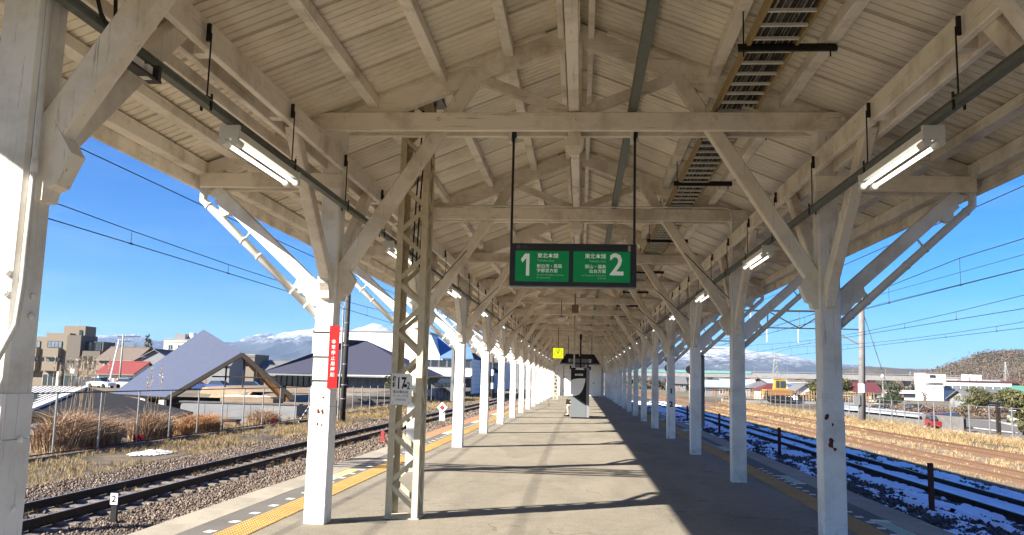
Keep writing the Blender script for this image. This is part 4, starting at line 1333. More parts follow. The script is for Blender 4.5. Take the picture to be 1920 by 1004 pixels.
def snow_r(X, Y):
    bias = np.full(X.shape, -.35)
    bias = np.where((X > 8.98) & (X < 9.88), .24, bias)
    bias = np.where((X > 8.05) & (X < 8.78), .12, bias)
    bias = np.where((X > 6.6) & (X <= 8.05), -.14, bias)
    bias = np.where((X > 10.1) & (X < 10.6), .02, bias)
    bias = np.where((X >= 10.6) & (X < 11.35), .10, bias)
    n = fbm(X * 2.2, Y * .55, 21) - .5 + .85 * (fbm(X * 5.5, Y * 3.2, 31) - .5)
    return (n + bias * .85 + .05) * .36


snow_sheet('snow', 6.2, 11.5, 9, 120, .075, snow_r)


def snow_l(X, Y):
    e = ((X + 13.9) / .38) ** 2 + ((Y - 27.2) / .75) ** 2
    e2 = ((X + 14.6) / .25) ** 2 + ((Y - 26.6) / .5) ** 2
    return (.45 - e * .5 + 2.0 * (fbm(X * 3.2, Y * 2.4, 41) - .5)) * .07


snow_sheet('snow', -15.2, -12.6, 24, 31, .07, snow_l)


# ---------------------------------------------------------------- dry grass
def blades(P, H, W, lean, cols, bend=.5):
    """P (n,3) feet; ribbons of two segments; returns V, F, T"""
    n = len(P)
    a = rng.uniform(0, 2 * np.pi, n)
    d = np.stack([np.cos(a), np.sin(a), 0 * a], -1)
    s = np.stack([-np.sin(a), np.cos(a), 0 * a], -1)
    b = rng.uniform(0, 2 * np.pi, n)
    s = np.stack([np.cos(b), np.sin(b), 0 * b], -1)
    ln = (lean * rng.uniform(.2, 1.4, n))[:, None] * H[:, None]
    up = np.array([0, 0, 1.0])
    p1 = P + up * (H * .55)[:, None] + d * ln * .35
    p2 = P + up * (H * (1 - .25 * bend))[:, None] + d * ln * (1 + bend)
    w = (W * .5)[:, None] * s
    V = np.stack([P - w, P + w, p1 - w * .8, p1 + w * .8, p2], 1)
    base = (np.arange(n) * 5)[:, None]
    F = np.concatenate([base + np.array([[0, 1, 3]]), base + np.array([[0, 3, 2]]), base + np.array([[2, 3, 4]])])
    c = np.array(cols)[rng.integers(0, len(cols), n)] * rng.uniform(.7, 1.2, (n, 1))
    T = np.repeat(c, 5, 0)
    return V.reshape(-1, 3), F, T


def grass(name, zones, cols, W=.006, lean=.4):
    Ps, Hs, Ws = [], [], []
    for x0, x1, y0, y1, ntuft, per, h, thr in zones:
        tx = rng.uniform(x0, x1, ntuft * 3); ty_ = rng.uniform(y0, y1, ntuft * 3)
        k = fbm(tx * .55, ty_ * .35, 51) > thr
        tx, ty_ = tx[k][:ntuft], ty_[k][:ntuft]
        n = len(tx)
        hh = h * rng.uniform(.5, 1.4, n)
        x = np.repeat(tx, per) + rng.normal(0, .05, n * per); y = np.repeat(ty_, per) + rng.normal(0, .06, n * per)
        Ps.append(np.stack([x, y, ground_h(x, y) + .02], -1)); Hs.append(np.repeat(hh, per) * rng.uniform(.5, 1.2, n * per))
        dist = np.hypot(x, y)
        Ws.append(np.maximum(W, dist * .00028) * rng.uniform(.7, 1.3, n * per))
    V, F, T = blades(np.concatenate(Ps), np.concatenate(Hs), np.concatenate(Ws), lean, cols)
    o = link(name, np_mesh(name, V, F, T), 'straw', None)
    o['kind'] = 'stuff'
    return o


STRAW = [(.36, .26, .13), (.29, .20, .10), (.42, .33, .19), (.23, .16, .085), (.33, .20, .09)]
PALE = [(.44, .325, .165), (.37, .26, .125), (.50, .395, .23), (.33, .22, .10)]
OLIVE = [(.23, .185, .085), (.28, .215, .10), (.18, .145, .07), (.33, .265, .14)]
grass('grass', [(-15.6, -12.2, 18, 60, 3600, 9, .14, .42), (-12.3, -10.1, 12, 60, 420, 9, .14, .5), (-15.6, -12, 60, 120, 1500, 8, .22, .4), (-17.0, -15.6, 22, 90, 900, 9, .28, .4)], STRAW + OLIVE)
grass('grass', [(-9.85, -9.05, 10, 60, 420, 10, .17, .42), (-8.8, -8.3, 11, 50, 120, 10, .20, .5), (-7.6, -5.5, 26, 46, 60, 8, .16, .5)], STRAW)
grass('grass', [(11.4, 12.7, 14, 90, 1500, 8, .12, .38), (14.4, 16.4, 18, 100, 1700, 8, .16, .38), (18.0, 20.0, 22, 110, 2000, 8, .26, .34), (13.0, 14.0, 20, 90, 500, 7, .10, .45), (16.7, 17.7, 20, 90, 400, 7, .12, .45)], PALE + STRAW[:2])
grass('grass', [(19.4, 26.4, 26, 78, 5200, 9, .30, .36), (22.5, 27.0, 26, 80, 1500, 10, .45, .45), (19.0, 27, 78, 125, 2000, 9, .4, .36)], PALE + STRAW, W=.008, lean=.95)


# pampas clumps behind the left fence
def pampas(label, cx, cy, rx, ry, n, h, cols, plumes, group=None):
    t = thing('pampas_grass', label, 'grass clump', (cx, cy, float(ground_h(cx, cy))), group)
    a = rng.uniform(0, 2 * np.pi, n); r = np.sqrt(rng.uniform(0, 1, n))
    x, y = cx + rx * r * np.cos(a), cy + ry * r * np.sin(a)
    zb = ground_h(x, y) + .0
    top = -1.1 + h
    Hh = (top - zb) * rng.uniform(.25, 1.0, n) * (1 - .35 * r ** 2) * (.62 + .55 * fbm(x * 1.7, y * 1.3, 77))
    V, F, T = blades(np.stack([x, y, zb], -1), Hh, rng.uniform(.010, .034, n), .46, cols, bend=1.0)
    link('foliage', np_mesh('foliage', V, F, T), 'straw', t)
    for i in range(plumes):
        aa, rr = random.uniform(0, 6.28), random.uniform(0, .8)
        x, y = cx + rx * rr * math.cos(aa), cy + ry * rr * math.sin(aa)
        z0 = float(ground_h(x, y)); zt = top + random.uniform(.15, .75)
        bend = random.uniform(-.25, .25)
        st = part('stalk', MB().tube([(x, y, z0), (x + bend * .3, y, (z0 + zt) / 2), (x + bend, y + bend * .4, zt)], .006, 4), 'straw_stalk', t)
        m = 46
        q = rng.uniform(0, 1, m)
        P = np.stack([x + bend * (1 - .25 * (1 - q)), y + bend * .4 + 0 * q, zt - .12 + q * .42], -1)
        V, F, T = blades(P, rng.uniform(.07, .14, m) * (1.1 - q * .5), rng.uniform(.012, .022, m), .8, [(.60, .50, .36), (.52, .42, .30), (.66, .58, .45)])
        link('plume', np_mesh('plume', V, F, T), 'straw', st)


mat('straw_stalk', (.42, .32, .2), .9, var=0.1)
REDS = [(.36, .22, .135), (.29, .165, .10), (.46, .33, .21), (.22, .125, .08), (.52, .41, .28), (.42, .29, .16)]
ORNG = [(.42, .19, .07), (.36, .16, .06), (.47, .26, .11), (.30, .13, .05), (.44, .32, .18)]
pampas('large reddish dry grass clump with feathery plumes at the left end of the fence', -16.95, 28.2, .95, 2.0, 6500, 2.15, REDS, 26)
pampas('second reddish dry grass clump with a few plumes, in front of the grey wall', -16.75, 32.7, .7, 1.05, 2600, 1.95, REDS, 5)
pampas('orange dry reed bed standing in front of the grey retaining wall', -16.9, 37.2, .7, 2.0, 4200, 1.5, ORNG, 0)
pampas('low reddish dry grass clump beside the striped leaning pole', -16.6, 44.4, .7, 1.6, 2300, 1.35, REDS, 0)
# ================================================================ FENCES, POLES, WIRES, MARKERS
fl = thing('wire_fence', 'grey steel post and rail fence along the left side of the railway', 'fence', (-15.7, 24.8, -1.1))
pm = MB().tube([(0, 0, -1.15), (0, 0, .85)], .03, 8).mesh('fence_post')
for i in range(60):
    y = 22.4 + i * 2.42
    link('fence_post', pm, 'galv', fl, (-15.7, y, 0))
part('top_rail', MB().tube([(-15.7, 20, .85), (-15.7, 165, .85)], .022, 6), 'dark_metal', fl)
part('bottom_rail', MB().tube([(-15.7, 20, -.93), (-15.7, 165, -.93)], .022, 6), 'rust', fl)
part('kerb', MB().box(-15.82, -15.58, 18, 165, -1.2, -1.0), 'concrete_dark', fl)
# thin wires of the mesh
wv = MB()
for z in (-.5, -.1, .35):
    wv.tube([(-15.7, 20, z), (-15.7, 165, z)], .0022, 4, False)
part('fence_wire', wv, 'galv', fl)

fr = thing('wire_fence', 'pale concrete post fence above the car park on the right', 'fence', (26.6, 44, -1.3))
pm = MB().beam((0, 0, -1.9), (0, 0, .62), .085, .085, .01, up=(0, 1, 0)).mesh('fence_post')
for i in range(30):
    link('fence_post', pm, 'galv', fr, (26.6, 44 + i * 2.95, 0))
part('top_rail', MB().tube([(26.6, 44, .55), (26.6, 129, .55)], .018, 6), 'galv', fr)
part('middle_rail', MB().tube([(26.6, 44, -.35), (26.6, 129, -.35)], .015, 6), 'galv', fr)
for (y) in (57.6,):
    part('fence_post', MB().box(26.5, 26.72, y - .1, y + .1, -2, .75), 'wood_dark', fr)


def wire(label, pts, r=.011, drop=None, group=None):
    w = thing('overhead_wire', label, 'wire', pts[0], group)
    part('wire', MB().tube(pts, r, 5), 'ink', w)
    if drop:
        mb = MB()
        for (x, y, za, zb) in drop:
            mb.tube([(x, y, za), (x, y, zb)], .006, 4, False)
            mb.tube([(x, y - .06, zb + .0), (x, y + .06, zb)], .022, 5)
        part('dropper', mb, 'ink', w)


def catenary(side, x, zc, zm, zlow, y0=2, y1=260, span=50.0, ph=0.0):
    pts, drop = [], []
    y = y0
    while y < y1:
        u = ((y - ph) % span) / span
        z = zlow + (zm - zlow) * (2 * u - 1) ** 2
        pts.append((x, y, z))
        drop.append((x, y, z, zc))
        y += 5.0
    wire('lower overhead contact wire %s' % side, [(x, y0, zc), (x, y1, zc)])
    wire('sagging carrier wire with droppers %s' % side, pts, .010, drop)


catenary('above the track left of the platform', -9.45, 4.22, 4.98, 4.45, ph=-1)
catenary('above the snowy track right of the platform', 9.42, 4.2, 4.95, 4.45, ph=20)
catenary('above the rusty track beside the snowy one', 13.5, 4.12, 4.80, 4.25, ph=20)
catenary('above the farthest rusty track by the grass', 17.2, 4.06, 4.75, 4.2, ph=20)
wire('high feeder wire left of the platform, above the carrier wire', [(-9.45, 2 + i * 6, 5.69 + .02 * ((i % 8) - 4) ** 2 * .25) for i in range(43)], .012)
wire('high feeder wire right of the platform, above the snowy track', [(9.4, 2 + i * 6, 5.96 + .02 * ((i % 8) - 4) ** 2 * .2) for i in range(43)], .011)
wire('upper of two feeder wires above the farthest rusty track', [(17.2, 2 + i * 6, 6.9 + .02 * ((i % 8) - 4) ** 2 * .2) for i in range(43)], .011)
wire('lower of two feeder wires above the farthest rusty track', [(17.2, 2 + i * 6, 6.35 + .02 * ((i % 8) - 4) ** 2 * .2) for i in range(43)], .011)


def pole(name, label, x, y, z0, z1, r, m, group=None, cat='pole', arms=()):
    t = thing(name, label, cat, (x, y, z0), group)
    part('shaft', smooth(MB().tube([(x, y, z0 - .3), (x, y, z1)], [r, r * .8], 12).mesh('shaft')), m, t)
    for (dx, dz, l) in arms:
        part('cross_arm', MB().box(x - l + dx, x + l + dx, y - .06, y + .06, dz - .06, dz + .06), 'dark_metal', t)
        for q in (-.8, -.3, .3, .8):
            part('insulator', MB().tube([(x + dx + q * l, y, dz + .06), (x + dx + q * l, y, dz + .3)], .05, 6), 'pipe_white', t)
    return t


tp = pole('catenary_pole', 'dark concrete overhead line pole just behind the red plate on the left', -13.75, 49.3, -1.05, 8.0, .17, 'pole_dark')
for z in (.2, 1.0, 2.2, 3.3, 4.6):
    part('band', MB().tube([(-13.75, 49.3, z), (-13.75, 49.3, z + .05)], .19, 12), 'galv', tp)
part('side_pipe', MB().tube([(-14.0, 49.2, -1.1), (-14.0, 49.2, 1.6), (-13.95, 49.2, 2.0), (-13.98, 49.2, 5.6), (-14.2, 49.2, 5.85)], .05, 8), 'galv', tp)
bp_ = pole('catenary_pole', 'black and white banded signal pole seen between the left posts', -12.1, 118, -1.1, 5.2, .2, 'pole_dark')
for z in (.2, 2.0):
    part('band', MB().tube([(-12.1, 118, z), (-12.1, 118, z + .8)], .21, 10), 'pipe_white', bp_)
for y_, nm_ in ((99.5, 'third'), (149.5, 'fourth')):
    pole('catenary_pole', '%s dark overhead line pole left of the track, far off' % nm_, -13.75, y_, -1.1, 8.0, .17, 'pole_dark', 'far left line poles')

mat('pole_grey', (.17, .165, .16), .85, var=.15, scale=4)
gp = thing('catenary_gantry', 'steel trussed gantry with concrete poles spanning the right hand tracks', 'gantry', (22.0, 69.6, -1.1))
part('pole', smooth(MB().tube([(21.95, 69.6, -1.4), (22.15, 69.6, 8.9)], [.27, .22], 14).mesh('pole')), 'pole_grey', gp)
part('pole', smooth(MB().tube([(12.35, 69.6, -1.4), (12.35, 69.6, 8.2)], [.20, .17], 12).mesh('pole')), 'pole_grey', gp)
part('chord', MB().beam((4.0, 69.6, 7.45), (22.3, 69.6, 7.55), .14, .14, 0), 'dark_metal', gp)
part('chord', MB().beam((14.8, 69.6, 6.15), (22.0, 69.6, 6.15), .09, .09, 0), 'dark_metal', gp)
nodes = [(14.8, 6.15), (14.85, 7.48), (17.3, 6.15), (19.4, 7.5), (19.6, 6.15), (21.7, 7.5)]
for a, b in zip(nodes[:-1], nodes[1:]):
    part('diagonal', MB().beam((a[0], 69.6, a[1]), (b[0], 69.6, b[1]), .09, .09, 0), 'dark_metal', gp)
for x in (17.3, 19.6):
    part('hanger', MB().beam((x, 69.6, 6.15), (x, 69.6, 7.5), .06, .06, 0), 'galv', gp)
part('brace', MB().beam((14.8, 69.6, 6.15), (12.5, 69.6, 5.0), .08, .08, 0), 'dark_metal', gp)
part('brace', MB().beam((20.3, 69.6, 5.8), (22.0, 69.6, 4.9), .10, .10, 0), 'galv', gp)
for x in (9.42, 13.5, 14.75, 17.2):
    part('insulator', MB().tube([(x, 69.6, 7.4 if x < 14 else 6.1), (x, 69.6, 6.7 if x < 14 else 5.0)], .035, 8), 'lamp_white', gp)
part('switch_box', MB().box(21.3, 21.75, 69.3, 69.6, .25, 1.0), 'galv', gp)
part('band', MB().tube([(22.0, 69.6, 1.2), (22.0, 69.6, 1.9)], .285, 14), 'pipe_white', gp)
part('guy_wire', MB().tube([(22.1, 69.6, 8.0), (26.2, 74, -.8)], .03, 5), 'galv', gp)

g2 = thing('catenary_gantry', 'second gantry with thin poles farther along the right hand tracks', 'gantry', (12.9, 122, -1.1))
for x in (4.0, 12.9, 22.5):
    part('pole', MB().tube([(x, 122, -1.4), (x, 122, 8.6)], .18, 8), 'concrete', g2)
part('chord', MB().beam((3.8, 122, 7.6), (22.7, 122, 7.6), .16, .16, 0), 'dark_metal', g2)
part('chord', MB().beam((3.8, 122, 6.5), (22.7, 122, 6.5), .10, .10, 0), 'dark_metal', g2)
pole('catenary_pole', 'thin concrete line pole with a dark foot between the middle right posts', 14.9, 108, -1.2, 5.8, .15, 'concrete', None, 'pole', ((.3, 4.9, .9),))
# railway signals far right
for (x, y, zz, lab) in ((9.6, 96, 4.2, 'double headed round black signal seen between two right posts'), (11.2, 90, 3.0, 'single headed round black signal on a short mast, right side')):
    t = thing('railway_signal', lab, 'signal', (x, y, -1))
    part('shaft', MB().tube([(x, y, -1.2), (x, y, zz + .4)], .06, 8), 'concrete', t)
    for z in ([zz, zz - 1.0] if zz > 4 else [zz]):
        part('signal_head', MB().tube([(x, y - .05, z), (x, y - .15, z)], .42, 14), 'ink', t)
        part('hood', MB().tube([(x, y - .15, z), (x, y - .45, z)], .12, 8, False), 'ink', t)

# ground markers
mk = thing('track_marker', 'black post with a white plate reading 2 beside the left track', 'marker', (-8.02, 14.6, -1.05))
part('post', MB().box(-8.07, -7.97, 14.58, 14.64, -1.15, -.66), 'ink', mk)
part('plate', MB().box(-8.085, -7.955, 14.565, 14.578, -.72, -.53), 'plate_white', mk)
text('2', .16, (-8.02, 14.562, -.63), 'ink', mk, align='CENTER', bold=.003)
dmk = thing('track_marker', 'white diamond shaped sign on a pink foot by the left track', 'marker', (-8.35, 52.0, -1.05))
part('post', MB().box(-8.52, -8.18, 51.95, 52.05, -1.15, -.45), 'plate_white', dmk)
part('diamond', MB().prism([(-8.35, -.55), (-8.02, -.22), (-8.35, .11), (-8.68, -.22)], 'y', 51.90, 51.94), 'plate_white', dmk)
part('diamond_inset', MB().prism([(-8.35, -.38), (-8.19, -.22), (-8.35, -.06), (-8.51, -.22)], 'y', 51.885, 51.899), 'red_faded', dmk)
tag(part('red_marker', MB().loft([[(-7.9 + w * a, 34.4 + .06 * b, z) for a, b in ((-1, -1), (1, -1), (1, 1), (-1, 1))] for w, z in ((.11, -1.1), (.11, -.93), (.05, -.80), (.085, -.68), (.04, -.58))]), 'red_faded', None), 'small red track marker between the gravel and the near left rail', 'marker')
for i, (y, tp_) in enumerate(((19.5, 'nearest'), (33.7, 'second'), (47.9, 'third'), (62, 'fourth'))):
    t = thing('marker_post', '%s rusty dark marker post in the gravel by the snowy track' % tp_, 'post', (7.55, y, -1.05), 'marker posts by the snowy track')
    part('shaft', MB().beam((7.55, y, -1.2), (7.55, y, .02), .11, .07, .01, up=(0, 1, 0)), 'rust', t)
    part('band', MB().box(7.485, 7.615, y - .045, y + .045, -.14, -.10), 'dark_metal', t)
for (x, y, lab) in ((-16.0, 30.4, 'small red fuel can like box at the fence foot by the big grass clump'), (-15.95, 44.0, 'small red box near the fence below the shelter roof')):
    t = thing('red_box', lab, 'box', (x, y, -1.05))
    part('body', MB().beam((x - .15, y, -.84), (x + .15, y, -.84), .2, .22, .03), 'red', t)
    part('band', MB().box(x - .14, x + .14, y - .105, y + .105, -1.08, -.955), 'plate_white', t)
sp_ = thing('striped_pole', 'leaning black and yellow striped guy pole near the shelter', 'pole', (-15.0, 47.4, -1.1))
for i in range(16):
    a = Vector((-15.35, 46.2, -1.1)); b = Vector((-14.3, 46.2, .62))
    p, q = a + (b - a) * i / 16, a + (b - a) * (i + 1) / 16
    part('stripe', MB().tube([p, q], .045, 8), 'ink' if i % 2 else 'cloth_beige', sp_)
part('guy_wire', MB().tube([(-14.3, 46.2, .62), (-13.75, 49.3, 6.6)], .012, 5), 'galv', sp_)
tag(part('ivy_stump', MB().loft([[(-14.2 + w * math.cos(a), 48.3 + w * math.sin(a), z) for a in [k * math.pi / 4 + z for k in range(8)]] for w, z in ((.32, -1.1), (.38, -.5), (.36, .1), (.25, .38), (.1, .5))]), 'wood_dark', None), 'dark ivy covered stump under the line pole', 'stump')

# ================================================================ BUILDINGS ON THE LEFT
def window(parent, x0, x1, y, z0, z1, nx=2, nz=1, gl='glass', fr='dark_metal', t=.12, axis='y', d=-1):
    """framed window set in a wall; axis: the wall's normal; d: outward direction"""
    f = .06 if (x1 - x0) > 1 else .04

    def B(mb, a0, a1, o0, o1, z0, z1):
        o0, o1 = sorted((y + d * o0, y + d * o1))
        return mb.box(a0, a1, o0, o1, z0, z1) if axis == 'y' else mb.box(o0, o1, a0, a1, z0, z1)
    mb = MB()
    B(mb, x0, x1, .0, .05, z0, z0 + f); B(mb, x0, x1, .0, .05, z1 - f, z1)
    B(mb, x0, x0 + f, .0, .052, z0 + f, z1 - f); B(mb, x1 - f, x1, .0, .052, z0 + f, z1 - f)
    for i in range(1, nx):
        c = x0 + (x1 - x0) * i / nx
        B(mb, c - f / 2, c + f / 2, .0, .045, z0 + f, z1 - f)
    for i in range(1, nz):
        c = z0 + (z1 - z0) * i / nz
        B(mb, x0 + f, x1 - f, .0, .043, c - f / 2, c + f / 2)
    w = part('window', mb, fr, parent)
    part('pane', B(MB(), x0 + f, x1 - f, -.02, .015, z0 + f, z1 - f), gl, w)
    return w


# A: yard building with a low gable and white battened roof, behind the big grass clump
A = thing('yard_building', 'low dark gabled yard building with a white battened roof slope behind the grass clump', 'building', (-22, 44, -2.75))
RF, RN = Vector((-31.0, 52, .42)), Vector((-25.3, 38, -.40))
QF, QN, LF, LN = Vector((-21.2, 46, -.62)), Vector((-19.4, 38, -.92)), Vector((-38.0, 52, .28)), Vector((-31.0, 35, -1.35))
part('wall', MB().loft([[(-31.5, 37.6, -2.9), (-19.8, 38.6, -2.9), (-21.6, 46, -2.9), (-36, 51, -2.9)], [(-31.0, 37.6, -1.45), (-19.8, 38.6, -1.15), (-21.6, 46, -.85), (-36, 51, -.1)]]), 'concrete_dark', A)


def fold(q, th):
    return MB().loft([[p for p in q], [p - Vector((0, 0, th)) for p in q]])


part('roof', fold([RN + Vector((.02, 0, 0)), QN, QF, RF + Vector((.02, 0, 0))], .14), 'roof_black', A)
lr = part('roof', fold([LN, RN, RF, LF], .14), 'roof_black', A)
for i in range(22):
    t = (i + .5) / 22
    p, q = LN + (RN - LN) * t, LF + (RF - LF) * t
    part('batten', MB().beam(p + Vector((0, 0, .03)), q + Vector((0, 0, .03)), .12, .06, 0), 'lamp_white', lr)
part('ridge_cap', MB().beam(RN + Vector((0, -.1, .05)), RF + Vector((0, 0, .05)), .30, .12, .01), 'wall_white', A)
part('fascia_board', MB().beam(RN + Vector((.1, -.05, -.12)), QN + Vector((0, -.05, -.12)), .06, .26, 0), 'roof_black', A)
part('fascia_board', MB().beam(LN + Vector((0, -.05, -.1)), RN + Vector((0, -.05, -.1)), .06, .22, 0), 'lamp_white', A)
tag(part('cabinet', MB().box(-19.9, -18.9, 29.6, 30.5, -2.75, -.55).box(-19.95, -18.85, 29.55, 30.55, -.55, -.45), 'wall_gray', None), 'grey blue cabinet in the yard left of the grass clump', 'cabinet')

# B: shelter with the steep blue grey roof
B = thing('shelter', 'open timber shelter under a steep blue grey folded roof left of the railway', 'shelter', (-28, 63, -2.75))
fL, fA, fR = Vector((-29.62, 60, -.30)), Vector((-24.29, 60, 2.95)), Vector((-20.3, 60, -.10))
bL, bA, bR = Vector((-37.79, 67, -.35)), Vector((-30.50, 67, 4.97)), Vector((-24.0, 67, .2))


def slab(q, th):
    """slab over a (slightly warped) four cornered roof plane"""
    nrm = (q[1] - q[0]).cross(q[3] - q[0]).normalized()
    if nrm.z < 0: nrm = -nrm
    mb, N = MB(), 10

    def P(u, v, d):
        a, b = q[0] + (q[1] - q[0]) * u, q[3] + (q[2] - q[3]) * u
        return a + (b - a) * v - nrm * d
    for i in range(N):
        r = []
        u0, u1 = i / N, (i + 1) / N
        rings = []
        for j in range(N + 1):
            v = j / N
            rings.append([P(u0, v, 0), P(u1, v, 0), P(u1, v, th), P(u0, v, th)])
        mb.loft(rings)
    return mb


rf = part('roof', slab([fL, fA, bA, bL], .10), 'roof_blue', B)
bR, bA2 = Vector((-21.95, 62.4, -.32)), Vector((-25.1, 62.0, 2.72))
part('roof', slab([fA + Vector((.01, 0, 0)), fR, bR, bA2], .10), 'roof_blue', B)
part('soffit', slab([fA + Vector((0, .15, -.13)), fR + Vector((-.1, .15, -.12)), bR + Vector((0, 0, -.12)), bA2 + Vector((0, 0, -.13))], .06), 'wood_gold', B)
part('soffit', slab([fL + Vector((.2, .15, -.12)), fA + Vector((0, .15, -.13)), bA + Vector((0, 0, -.16)), bL + Vector((.2, 0, -.14))], .06), 'wood_gold', B)
part('rake_board', MB().beam(fL + Vector((0, -.06, -.08)), fA + Vector((0, -.06, -.08)), .12, .30, .01), 'wood_dark', B)
part('rake_board', MB().beam(fA + Vector((0, -.062, -.08)), fR + Vector((0, -.062, -.08)), .12, .30, .01), 'wood_dark', B)
part('tie_beam', MB().beam((-26.6, 60.4, 1.25), (-22.2, 60.4, 1.25), .12, .10, .01), 'wood_dark', B)
for x, zt in ((-25.6, 2.1), (-24.3, 2.8), (-23.3, 2.0)):
    part('post', MB().box(x - .05, x + .05, 60.36, 60.44, .5 if x != -23.3 else 1.2, zt), 'wood_dark', B)
part('post', MB().box(-21.45, -21.1, 60.2, 60.5, -.75, .7), 'wood_dark', B)
for x, y in ((-30.5, 61), (-36.5, 67), (-33.5, 64), (-28.8, 61)):
    part('post', MB().box(x - .2, x + .2, y - .2, y + .2, -2.9, -.55), 'wall_cream', B)
part('wall', MB().box(-36, -27.2, 68, 68.2, -2.9, -.5), 'wood_dark', B)

# retaining wall of the plaza
rw = part('retaining_wall', MB().box(-24.6, -17.2, 51.6, 52.2, -2.9, -.32).box(-17.4, -17.2, 52.2, 56, -2.9, -.34), 'wall_gray', None)
tag(rw, 'grey panelled retaining wall behind the fence, in front of the shelter', 'wall')
for i in range(5):
    for j in range(3):
        x0 = -24.5 + i * 1.45; z0 = -2.85 + j * .84
        part('panel', MB().beam((x0 + .01, 51.575, z0 + .41), (x0 + 1.44, 51.575, z0 + .41), .05, .82, .008), 'wall_gray', rw)
part('coping', MB().box(-24.7, -17.1, 51.5, 52.3, -.32, -.24), 'concrete_dark', rw)
tag(part('timber_stack', MB().box(-23.8, -20.2, 55.5, 57.5, -.45, -.08).box(-23.6, -20.4, 55.6, 57.4, -.08, .0), 'plaza', None), 'low timber deck lying on the plaza under the shelter', 'deck')
tag(part('snow_patch', MB().loft([[(-22.4 + a * q, 56.5 + b * q, z) for a, b in ((-1.4, -.7), (1.2, -.8), (1.5, .6), (-1.2, .8))] for q, z in ((1, .001), (.85, .06))]), 'snow', None), 'snow patch lying on the timber deck under the shelter', 'snow patch')
kb = thing('wooden_crate', 'small wooden crate at the foot of the grey retaining wall', 'crate', (-20.6, 50.4, -2.7))
part('side', MB().box(-21.2, -20.4, 50.0, 50.7, -2.7, -1.3), 'wall_brown', kb)
part('lid', MB().box(-21.25, -20.35, 49.95, 50.75, -1.3, -1.2), 'wood_dark', kb)

# C: pavilion with navy hip roof and glass walls
Cb = thing('pavilion', 'glass walled pavilion under a broad navy hipped roof beyond the plaza', 'building', (-26, 95, .2))
e = [Vector(p) for p in ((-34.6, 90, 1.55), (-16.5, 90, 1.75), (-16.5, 104, 1.75), (-34.6, 104, 1.55))]
r0, r1 = Vector((-26.4, 96, 5.6)), Vector((-24.8, 97.5, 5.6))
part('roof', MB().face([e[0], e[1], r1, r0]).face([e[1], e[2], r1]).face([e[2], e[3], r0, r1]).face([e[3], e[0], r0]).face([e[0], e[3], e[2], e[1]]), 'roof_navy', Cb)
part('eave_edge', MB().box(-34.6, -16.5, 89.95, 90.0, 1.40, 1.56), 'galv', Cb)
part('skylight', MB().loft([[(-32.2 + a, 92.2 + b, 2.42 + .15 * b) for a, b in ((0, 0), (.7, 0), (.7, .5), (0, .5))], [(-32.2 + a, 92.2 + b, 2.62 + .15 * b) for a, b in ((0, 0), (.7, 0), (.7, .5), (0, .5))]]), 'wall_white', Cb)
part('wall', MB().box(-33.2, -18, 91.5, 103, .1, 1.5), 'concrete_dark', Cb)
for i in range(13):
    x = -33.1 + i * .62
    window(Cb, x, x + .58, 91.45, .2, 1.45, 1, 1, 'glass', 'wood_dark')
for i in range(9):
    x = -25.0 + i * .78
    window(Cb, x, x + .72, 91.45, .2, 1.45, 1, 1, 'glass_pale', 'galv')
part('base', MB().box(-33.6, -17.6, 91, 103.4, -.6, .14), 'concrete', Cb)

# D: white hall with fine horizontal cladding and a blue roofed wing
stripes('siding_white', (.74, .74, .73), (.50, .50, .52), 2, .62, .10)
D = thing('white_hall', 'large white hall with horizontal cladding behind the navy roof', 'building', (-28, 135, .2))
part('wall', MB().box(-40, -22.4, 125, 150, -.5, 8.0), 'siding_white', D)
part('parapet', MB().box(-40.1, -22.3, 124.9, 150.1, 8.0, 8.2), 'galv', D)
Dw = thing('white_wing', 'white two storey wing with a bright blue sloping roof seen behind the posts', 'building', (-18, 118, 0))
part('wall', MB().box(-22.3, -15.0, 118, 128, -.6, 4.2), 'siding_white', Dw)
part('gable_wall', MB().prism([(-22.32, 4.0), (-19.55, 4.0), (-19.55, 4.6), (-20.9, 7.4), (-22.32, 7.0)], 'y', 117.9, 126), 'siding_white', Dw)
part('roof', MB().loft([[(-19.5, 117.6, 4.2), (-14.8, 117.6, 4.2), (-14.8, 117.6, 4.32), (-19.5, 117.6, 4.32)], [(-20.85, 123, 7.3), (-16.6, 123, 7.3), (-16.6, 123, 7.4), (-20.85, 123, 7.4)]]), 'roof_azure', Dw)
part('gable_wall', MB().prism([(118, 4.2), (124, 7.5), (128, 4.2)], 'x', -22.2, -21.4), 'siding_white', Dw)
for i in range(6):
    window(Dw, -21.9 + i * 1.14, -21.9 + i * 1.14 + 1.06, 117.95, 2.95, 4.0, 1, 1, 'glass', 'galv')
part('canopy_slab', MB().box(-22.3, -15.0, 116.4, 118, 1.75, 1.9), 'wall_white', Dw)
part('lower_wall', MB().box(-22.2, -15.1, 117.9, 118.0, -.6, 1.5), 'concrete_dark', Dw)


